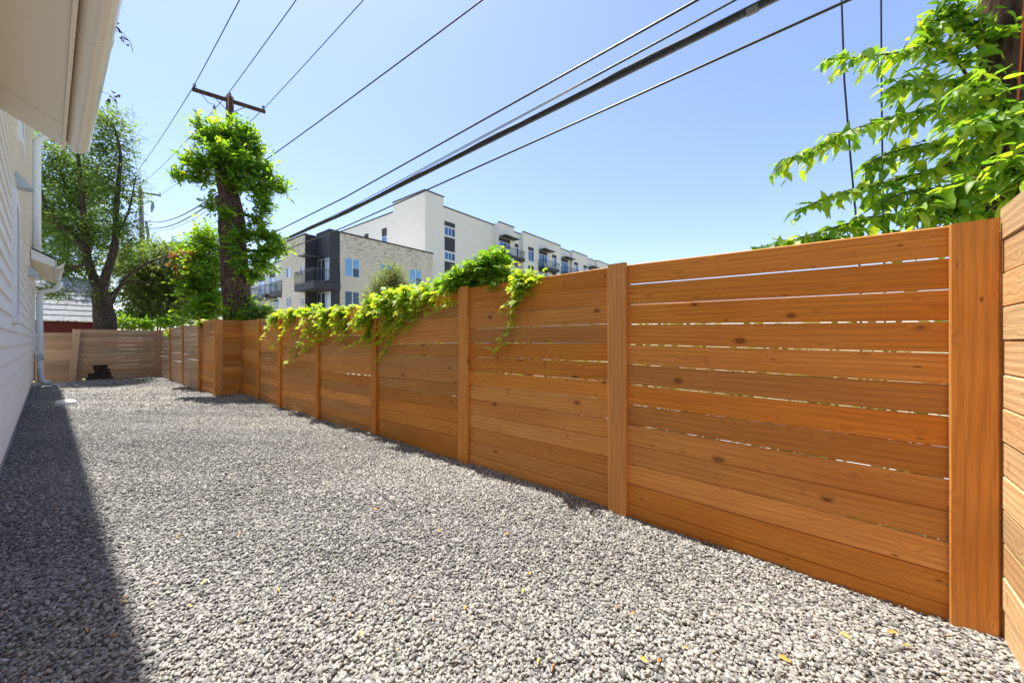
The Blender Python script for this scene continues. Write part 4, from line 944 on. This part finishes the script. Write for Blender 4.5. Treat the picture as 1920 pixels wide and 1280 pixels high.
JL = -1.1; jy = faceN(594, 500)[0]; yL = faceN(529, 500, JL)[0]
print('stone', xR, xD, zTop, zTopR, jy, yL)
MB().box(xD, xR, -.06, 14, 0, zTop).build('wall', LIME, stone)
MB().box(JL, 6, jy, yL, 0, zTop-.15).build('wall', LIME, stone)
MB().box(0, xD-.003, 0, jy-.003, 0, zTop).build('corner_wall', CHAR, stone)
MB().box(JL+.02, 0, jy-.012, jy-.004, 0, zTop-.05).build('return_wall', CHAR, stone)
MB().box(xD-.05, xR+.06, -.12, .2, zTop+.002, zTop+.14).build('coping', CHAR, stone); MB().box(JL-.06, JL+.2, jy-.05, yL+.05, zTop-.148, zTop-.02).build('coping', CHAR, stone)
MB().box(-.05, xD-.052, -.05, jy+.05, zTop+.003, zTop+.16).build('coping', CHAR, stone)
def win_E(parent, fr, px0, px1, py0, py1, gls=(BLIND, GLASS), split=.52, ly=-.06, hung=True, gz0=GB):
    x0 = fr.px_y(px0, py0, ly).x; x1 = fr.px_y(px1, py0, ly).x; zt = fr.px_y(px0, py0, ly).z-gz0; zb = fr.px_y(px0, py1, ly).z-gz0
    wdw = MB().box(x0, x1, ly-.03, ly+.1, zb, zt).build('window', FRAMEW, parent); m = x0+(x1-x0)*split; e = .05
    link('pane', MB().box(x0+e, m-e, ly-.034, ly-.031, zb+e, zt-e).mesh('pane'), gls[0], wdw)
    zm = zb+(zt-zb)*.5
    if hung:
        link('pane', MB().box(m+e, x1-e, ly-.034, ly-.031, zm+e/2, zt-e).mesh('pane'), gls[0], wdw); link('pane', MB().box(m+e, x1-e, ly-.034, ly-.031, zb+e, zm-e/2).mesh('pane'), gls[1], wdw)
    else: link('pane', MB().box(m+e, x1-e, ly-.034, ly-.031, zb+e, zt-e).mesh('pane'), gls[1], wdw)
    return x0, x1, zb, zt
def win_N(parent, fr, px0, px1, py0, py1, gls, lx, gz0=GB, n=2):
    y0_ = fr.px_x(px1, py0, lx).y; y1_ = fr.px_x(px0, py0, lx).y; zt = fr.px_x(px1, py0, lx).z-gz0; zb = fr.px_x(px1, py1, lx).z-gz0
    wdw = MB().box(lx-.03, lx+.1, y0_, y1_, zb, zt).build('window', FRAMEW, parent); e = .05; wd = (y1_-y0_)/n
    for i in range(n): link('pane', MB().box(lx-.034, lx-.031, y0_+i*wd+e, y0_+(i+1)*wd-e, zb+e, zt-e).mesh('pane'), gls[i % len(gls)], wdw)
    return y0_, y1_, zb, zt
cx = lambda v: 460+v/4.364
cy = lambda v: 340+v/4.364
for a, b2, t_, bt in ((812,932,620,775), (1105,1212,672,815), (1342,1437,715,845)): win_E(stone, BFm, cx(a), cx(b2), cy(t_), cy(bt))
for a, b2, t_, bt in ((812,932,893,1035), (1105,1212,925,1060)): win_E(stone, BFm, cx(a), cx(b2), cy(t_), cy(bt), (GLASS, GLASS), hung=False)
for a, b2, t_, bt in ((336,376,697,785), (452,483,688,757)): win_N(stone, BFm, cx(a), cx(b2), cy(t_), cy(bt), (PALEGL, GLASS), JL)
for a, b2, t_, bt in ((338,377,945,1030), (455,482,950,1020)): win_N(stone, BFm, cx(a), cx(b2), cy(t_), cy(bt), (GLASS, GLASS), JL)
win_N(stone, BFm, cx(594), cx(688), cy(622), cy(805), (PALEGL, GLASS, GLASS), 0, n=3)
win_N(stone, BFm, cx(592), cx(690), cy(900), cy(1060), (PALEGL, GLASS, GLASS), 0, n=3)
def rail_bars(mb, a, b2, z0, z1, n):
    a, b2 = Vector(a), Vector(b2)
    mb.tube([(a.x,a.y,z1), (b2.x,b2.y,z1)], .035, 6); mb.tube([(a.x,a.y,z1-.18), (b2.x,b2.y,z1-.18)], .02, 6); mb.tube([(a.x,a.y,z0+.08), (b2.x,b2.y,z0+.08)], .02, 6)
    for i in range(n+1):
        p = a.lerp(b2, i/n); mb.tube([(p.x,p.y,z0), (p.x,p.y,z1)], .03 if i in (0, n) else .014, 5)
def balcony(parent, x0, x1, y0_, y1_, zf, thick, hgt, sides, m=CHAR):
    s = MB().box(x0, x1, y0_, y1_, zf-thick, zf).build('balcony', m, parent); mb = MB(); e = .04
    pts = {'l': ((x0+e,y0_+e,0), (x0+e,y1_-e,0)), 'f': ((x0+e,y0_+e,0), (x1-e,y0_+e,0)), 'r': ((x1-e,y0_+e,0), (x1-e,y1_-e,0)), 'b': ((x0+e,y1_-e,0), (x1-e,y1_-e,0))}
    for sd_ in sides: rail_bars(mb, pts[sd_][0], pts[sd_][1], zf, zf+hgt, max(6, int((Vector(pts[sd_][0])-Vector(pts[sd_][1])).length/.2)))
    link('railing', mb.mesh('railing'), DARKMETAL, s)
zf = BFm.px_x(cx(613), cy(800), -1.9).z-GB
balcony(stone, -1.9, .5, -1.1, jy+.4, zf, .62, 1.15, 'lfb')
def sunshade(parent, x0, x1, y0_, y1_, z, along='y'):
    s = MB().box(x0, x1, y0_, y0_+.06, z, z+.1).box(x0, x1, y1_-.06, y1_, z, z+.1).build('sunshade', DARKMETAL, parent)
    n = 9
    for i in range(n):
        if along == 'y': a = x0+(x1-x0)*i/n; q = MB().box(a, a+.09, y0_+.062, y1_-.062, z+.02, z+.06)
        else: a = y0_+.062+(y1_-y0_-.2)*i/n; q = MB().box(x0, x1, a, a+.09, z+.02, z+.06)
        link('slat', q.mesh('slat'), DARKMETAL, s)
zs = BFm.px_x(cx(560), cy(575), -1.7).z-GB
sunshade(stone, -1.8, -.02, 1.2, jy-.1, zs)
# white wing going away to the left
wx = .9; wy1 = faceN(440, 500, wx)[0]; zw = BFm.px_x(505, 497, wx).z-GB
MB().box(wx, 8, yL+.02, wy1, 0, zw).build('wing_wall', STUCCO2, stone)
MB().box(wx-.08, wx+.3, yL+.02, wy1, zw+.002, zw+.12).build('coping', CHAR, stone)
kx = lambda v: 440+v/7.385
ky = lambda v: 460+v/7.385
for a, b2, t_, bt in ((485,556,440,650), (330,416,490,720), (205,268,565,720)):
    r_ = win_N(stone, BFm, kx(a), kx(b2), ky(t_), ky(bt), (PALEGL, BLUEGL), wx)
    MB().box(wx-.02, wx+.1, r_[0], r_[1], r_[3]+.02, r_[3]+.85).build('panel', CHAR, stone)
for a, b2, y0p, zfp in ((480,650,655,655), (210,420,715,720)):
    yb0 = BFm.px_x(kx(b2), 540, wx-1.3).y; yb1 = BFm.px_x(kx(a), 540, wx-1.3).y; zf = BFm.px_x(kx(a), ky(y0p), wx-1.3).z-GB
    balcony(stone, wx-1.3, wx, max(yb0, yL+.1), yb1, zf, .45, 1.1, 'lfb')
    zz_ = BFm.px_x(kx(560), ky(350), wx-1).z-GB
sunshade(stone, wx-1.2, wx-.01, yL+.3, yL+3.2, zw-1.5)
for a, b2, t_, bt in ((490,610,740,880), (300,410,780,900)): win_N(stone, BFm, kx(a), kx(b2), ky(t_), ky(bt), (GLASS, GLASS), wx)

D6 = 47.0
c1 = at(797, 500, D6); WF = Frame(c1.x, c1.y, HA)
white = empty('apartment_block', (c1.x, c1.y, GB), HA, 'long white stucco apartment block with stepped parapet and charcoal window panels', 'building')
fE = lambda px, py, ly=0: (WF.px_y(px, py, ly).x, WF.px_y(px, py, ly).z-GB)
fN = lambda px, py, lx=0: (WF.px_x(px, py, lx).y, WF.px_x(px, py, lx).z-GB)
zHi = fE(797, 357)[1]; xHi = fE(831.5, 380)[0]; zLo = fE(831.5, 388)[1]; yHi = fN(737, 390)[0]; yEnd = fN(600, 450)[0]; xP = fE(926, 430)[0]
print('white', zHi, xHi, zLo, yHi, yEnd, xP)
MB().box(0, xHi, 0, yHi, 0, zHi).build('tower_wall', STUCCO, white); MB().box(-.08, xHi+.08, -.08, yHi+.08, zHi+.002, zHi+.16).build('coping', CHAR, white)
MB().box(.01, 12, yHi+.003, yEnd, 0, zLo-.05).build('wall', STUCCO, white); MB().box(-.07, .4, yHi+.09, yEnd, zLo-.048, zLo+.1).build('coping', CHAR, white)
segs_ = [(831.5, 926, 0, 0), (926, 964, -1.1, .25), (964, 975, -.3, -.05), (975, 1051, -1.0, .2), (1051, 1069, -.4, 0), (1069, 1101, -.9, .15), (1101, 1116, -.5, 0), (1116, 1165, -.9, .1)]
xprev = xHi+.003
for a, b2, ly, dz in segs_:
    x1 = WF.px_y(b2, 500, ly).x; MB().box(xprev, x1-.003, ly, 14, 0, zLo+dz).build('wall', STUCCO, white)
    MB().box(xprev-.04, x1+.04, ly-.08, ly+.25, zLo+dz+.002, zLo+dz+.15).build('coping', CHAR, white); xprev = x1
vx = lambda v: 800+v/3.555
vy = lambda v: 340+v/3.555
# tall window column of the tower
x0 = fE(vx(119), 450)[0]; x1 = fE(vx(188), 450)[0]
for t_, bt in ((297,362), (465,525)):
    z0_, z1_ = fE(vx(119), vy(bt))[1], fE(vx(119), vy(t_))[1]
    wd = MB().box(x0, x1, -.03, .1, z0_, z1_).build('window', FRAMEW, white)
    for i in range(3): link('pane', MB().box(x0+.06+i*(x1-x0)/3, x0-.05+(i+1)*(x1-x0)/3, -.036, -.031, z0_+.18, z1_-.12).mesh('pane'), BLUEGL if i < 2 else GLASS, wd)
for t_, bt in ((262,292), (366,458), (530,620)): MB().box(x0, x1, -.025, .1, fE(vx(119), vy(bt))[1], fE(vx(119), vy(t_))[1]).build('panel', CHAR, white)
tx = lambda v: 900+v/6.857
ty = lambda v: 400+v/6.857
def wcol(px0, px1, pt, pw, pb, ly, n=2, gls=(BLUEGL, GLASS)):
    xx0, xx1 = WF.px_y(px0, 450, ly).x, WF.px_y(px1, 450, ly).x; zt, zw_, zb = (WF.px_y(px0, p, ly).z-GB for p in (pt, pw, pb))
    MB().box(xx0, xx1, ly-.025, ly+.1, zw_+.003, zt).build('panel', CHAR, white)
    wd = MB().box(xx0, xx1, ly-.03, ly+.1, zb, zw_).build('window', FRAMEW, white)
    for i in range(n): link('pane', MB().box(xx0+.06+i*(xx1-xx0)/n, xx0-.05+(i+1)*(xx1-xx0)/n, ly-.036, ly-.031, zb+.1, zw_-.1).mesh('pane'), gls[i % len(gls)], wd)
    return xx0, xx1, zb, zw_, zt
def fourth(a, b2, t_, wt, bt, ly, n=2, bal=False, shade=False, gl=(BLUEGL, GLASS)):
    r_ = wcol(tx(a), tx(b2), ty(t_), ty(wt), ty(bt), ly, n, gl)
    dz = 3.15
    for k in (1, 2):
        xx0, xx1, zb, zw_, zt = r_; z_ = -dz*k
        wd = MB().box(xx0, xx1, ly-.03, ly+.1, zb+z_, zw_+z_).build('window', FRAMEW, white); MB().box(xx0, xx1, ly-.025, ly+.1, zw_+z_+.003, zt+z_).build('panel', CHAR, white)
        for i in range(n): link('pane', MB().box(xx0+.06+i*(xx1-xx0)/n, xx0-.05+(i+1)*(xx1-xx0)/n, ly-.036, ly-.031, zb+z_+.1, zw_+z_-.1).mesh('pane'), gl[i % len(gl)], wd)
        if bal: balcony(white, xx0-.2, xx1+2.0, ly-1.4, ly, zb+z_, .45, 1.1, 'lfr')
    if bal: balcony(white, r_[0]-.2, r_[1]+2.0, ly-1.4, ly, r_[2], .45, 1.1, 'lfr')
    if shade: sunshade(white, r_[0]-.1, r_[1]+.9, ly-1.3, ly-.04, r_[4]+.05, 'x')
fourth(248, 388, 300, 352, 535, -1.1, 3, True, True)
fourth(447, 493, 385, 430, 580, -.3, 2, gl=(PALEGL, GLASS))
fourth(620, 690, 425, 470, 612, -1.0, 2)
fourth(757, 862, 470, 515, 690, -1.0, 3, True, True)
fourth(926, 982, 525, 568, 700, -1.0, 2, gl=(PALEGL, BLUEGL))
fourth(1043, 1130, 572, 612, 770, -.4, 3, True, True)
fourth(1210, 1260, 622, 660, 790, -.9, 2, gl=(PALEGL, BLUEGL)); fourth(1330, 1376, 662, 700, 800, -.9, 2, gl=(BLUEGL, PALEGL)); fourth(1392, 1450, 690, 720, 830, -.5, 2, True, True)
for px, a, b2, t_, bt in ((0, 975, 1007, 425, 520), (0, 1118, 1157, 378, 500)):
    ly0 = WF.px_x(cx(b2), cy(t_), 0).y; ly1 = WF.px_x(cx(a), cy(t_), 0).y; zt = WF.px_x(cx(b2), cy(t_), 0).z-GB; zb = WF.px_x(cx(b2), cy(bt), 0).z-GB; zm = zt-1.15
    MB().box(-.03, .1, ly0, ly1, zm, zt).build('panel', CHAR, white); wd = MB().box(-.03, .1, ly0, ly1, zb-1.5, zm-.003).build('window', FRAMEW, white); my = (ly0+ly1)/2
    for a_, b_2 in ((ly0+.06, my-.04), (my+.04, ly1-.06)): link('pane', MB().box(-.036, -.031, a_, b_2, zb-1.4, zm-.1).mesh('pane'), BLUEGL, wd)

# ------------------------------------------------------------------ fallen leaves
flm = leaf_profile([(0,.02),(.2,.18),(.5,.24),(.8,.13),(1,.01)], .25, .1)
FALL = leaf_mat('fallen_leaf', [(.55,.36,.06), (.45,.17,.04), (.52,.46,.16)], [(.4,.3,.05), (.3,.1,.03), (.4,.35,.1)], .15, use_obj=True)
fm = np_mesh('fallen_leaf', flm[0], [flm[1]]); fm.materials.append(FALL)
spots = [(455,1172),(1085,940),(1168,968),(948,1003),(1385,893),(1235,1250),(1200,1240),(1010,1240),(676,1198),(224,1145),(240,1135),(160,1195),(108,958),(350,1145),(390,1090),(630,1130),(1162,1140),(1190,1152),(1290,1225),(870,1150),(1040,1250),(990,1075),(1665,1185),(1595,1200),(1710,1215),(450,1000),(330,1015),(700,960),(560,870),(1460,1240),(820,1000),(980,1100),(215,1210),(520,1105)]
for i, (px, py) in enumerate(spots):
    if py < 660: continue
    p = at(px, py, H*F/(py-640)); o = tag(link('fallen_leaf', fm), 'small curled yellow or orange leaf fallen on the gravel', 'leaf', 'fallen leaves on the gravel')
    o.location = (p.x, p.y, gz(p.x, p.y)+float(hum(p.x, p.y))+.022); s = random.uniform(.024, .042); o.scale = (s, s, s); o.rotation_euler = (random.gauss(0,.3), random.gauss(0,.3), random.uniform(0, 6.28))
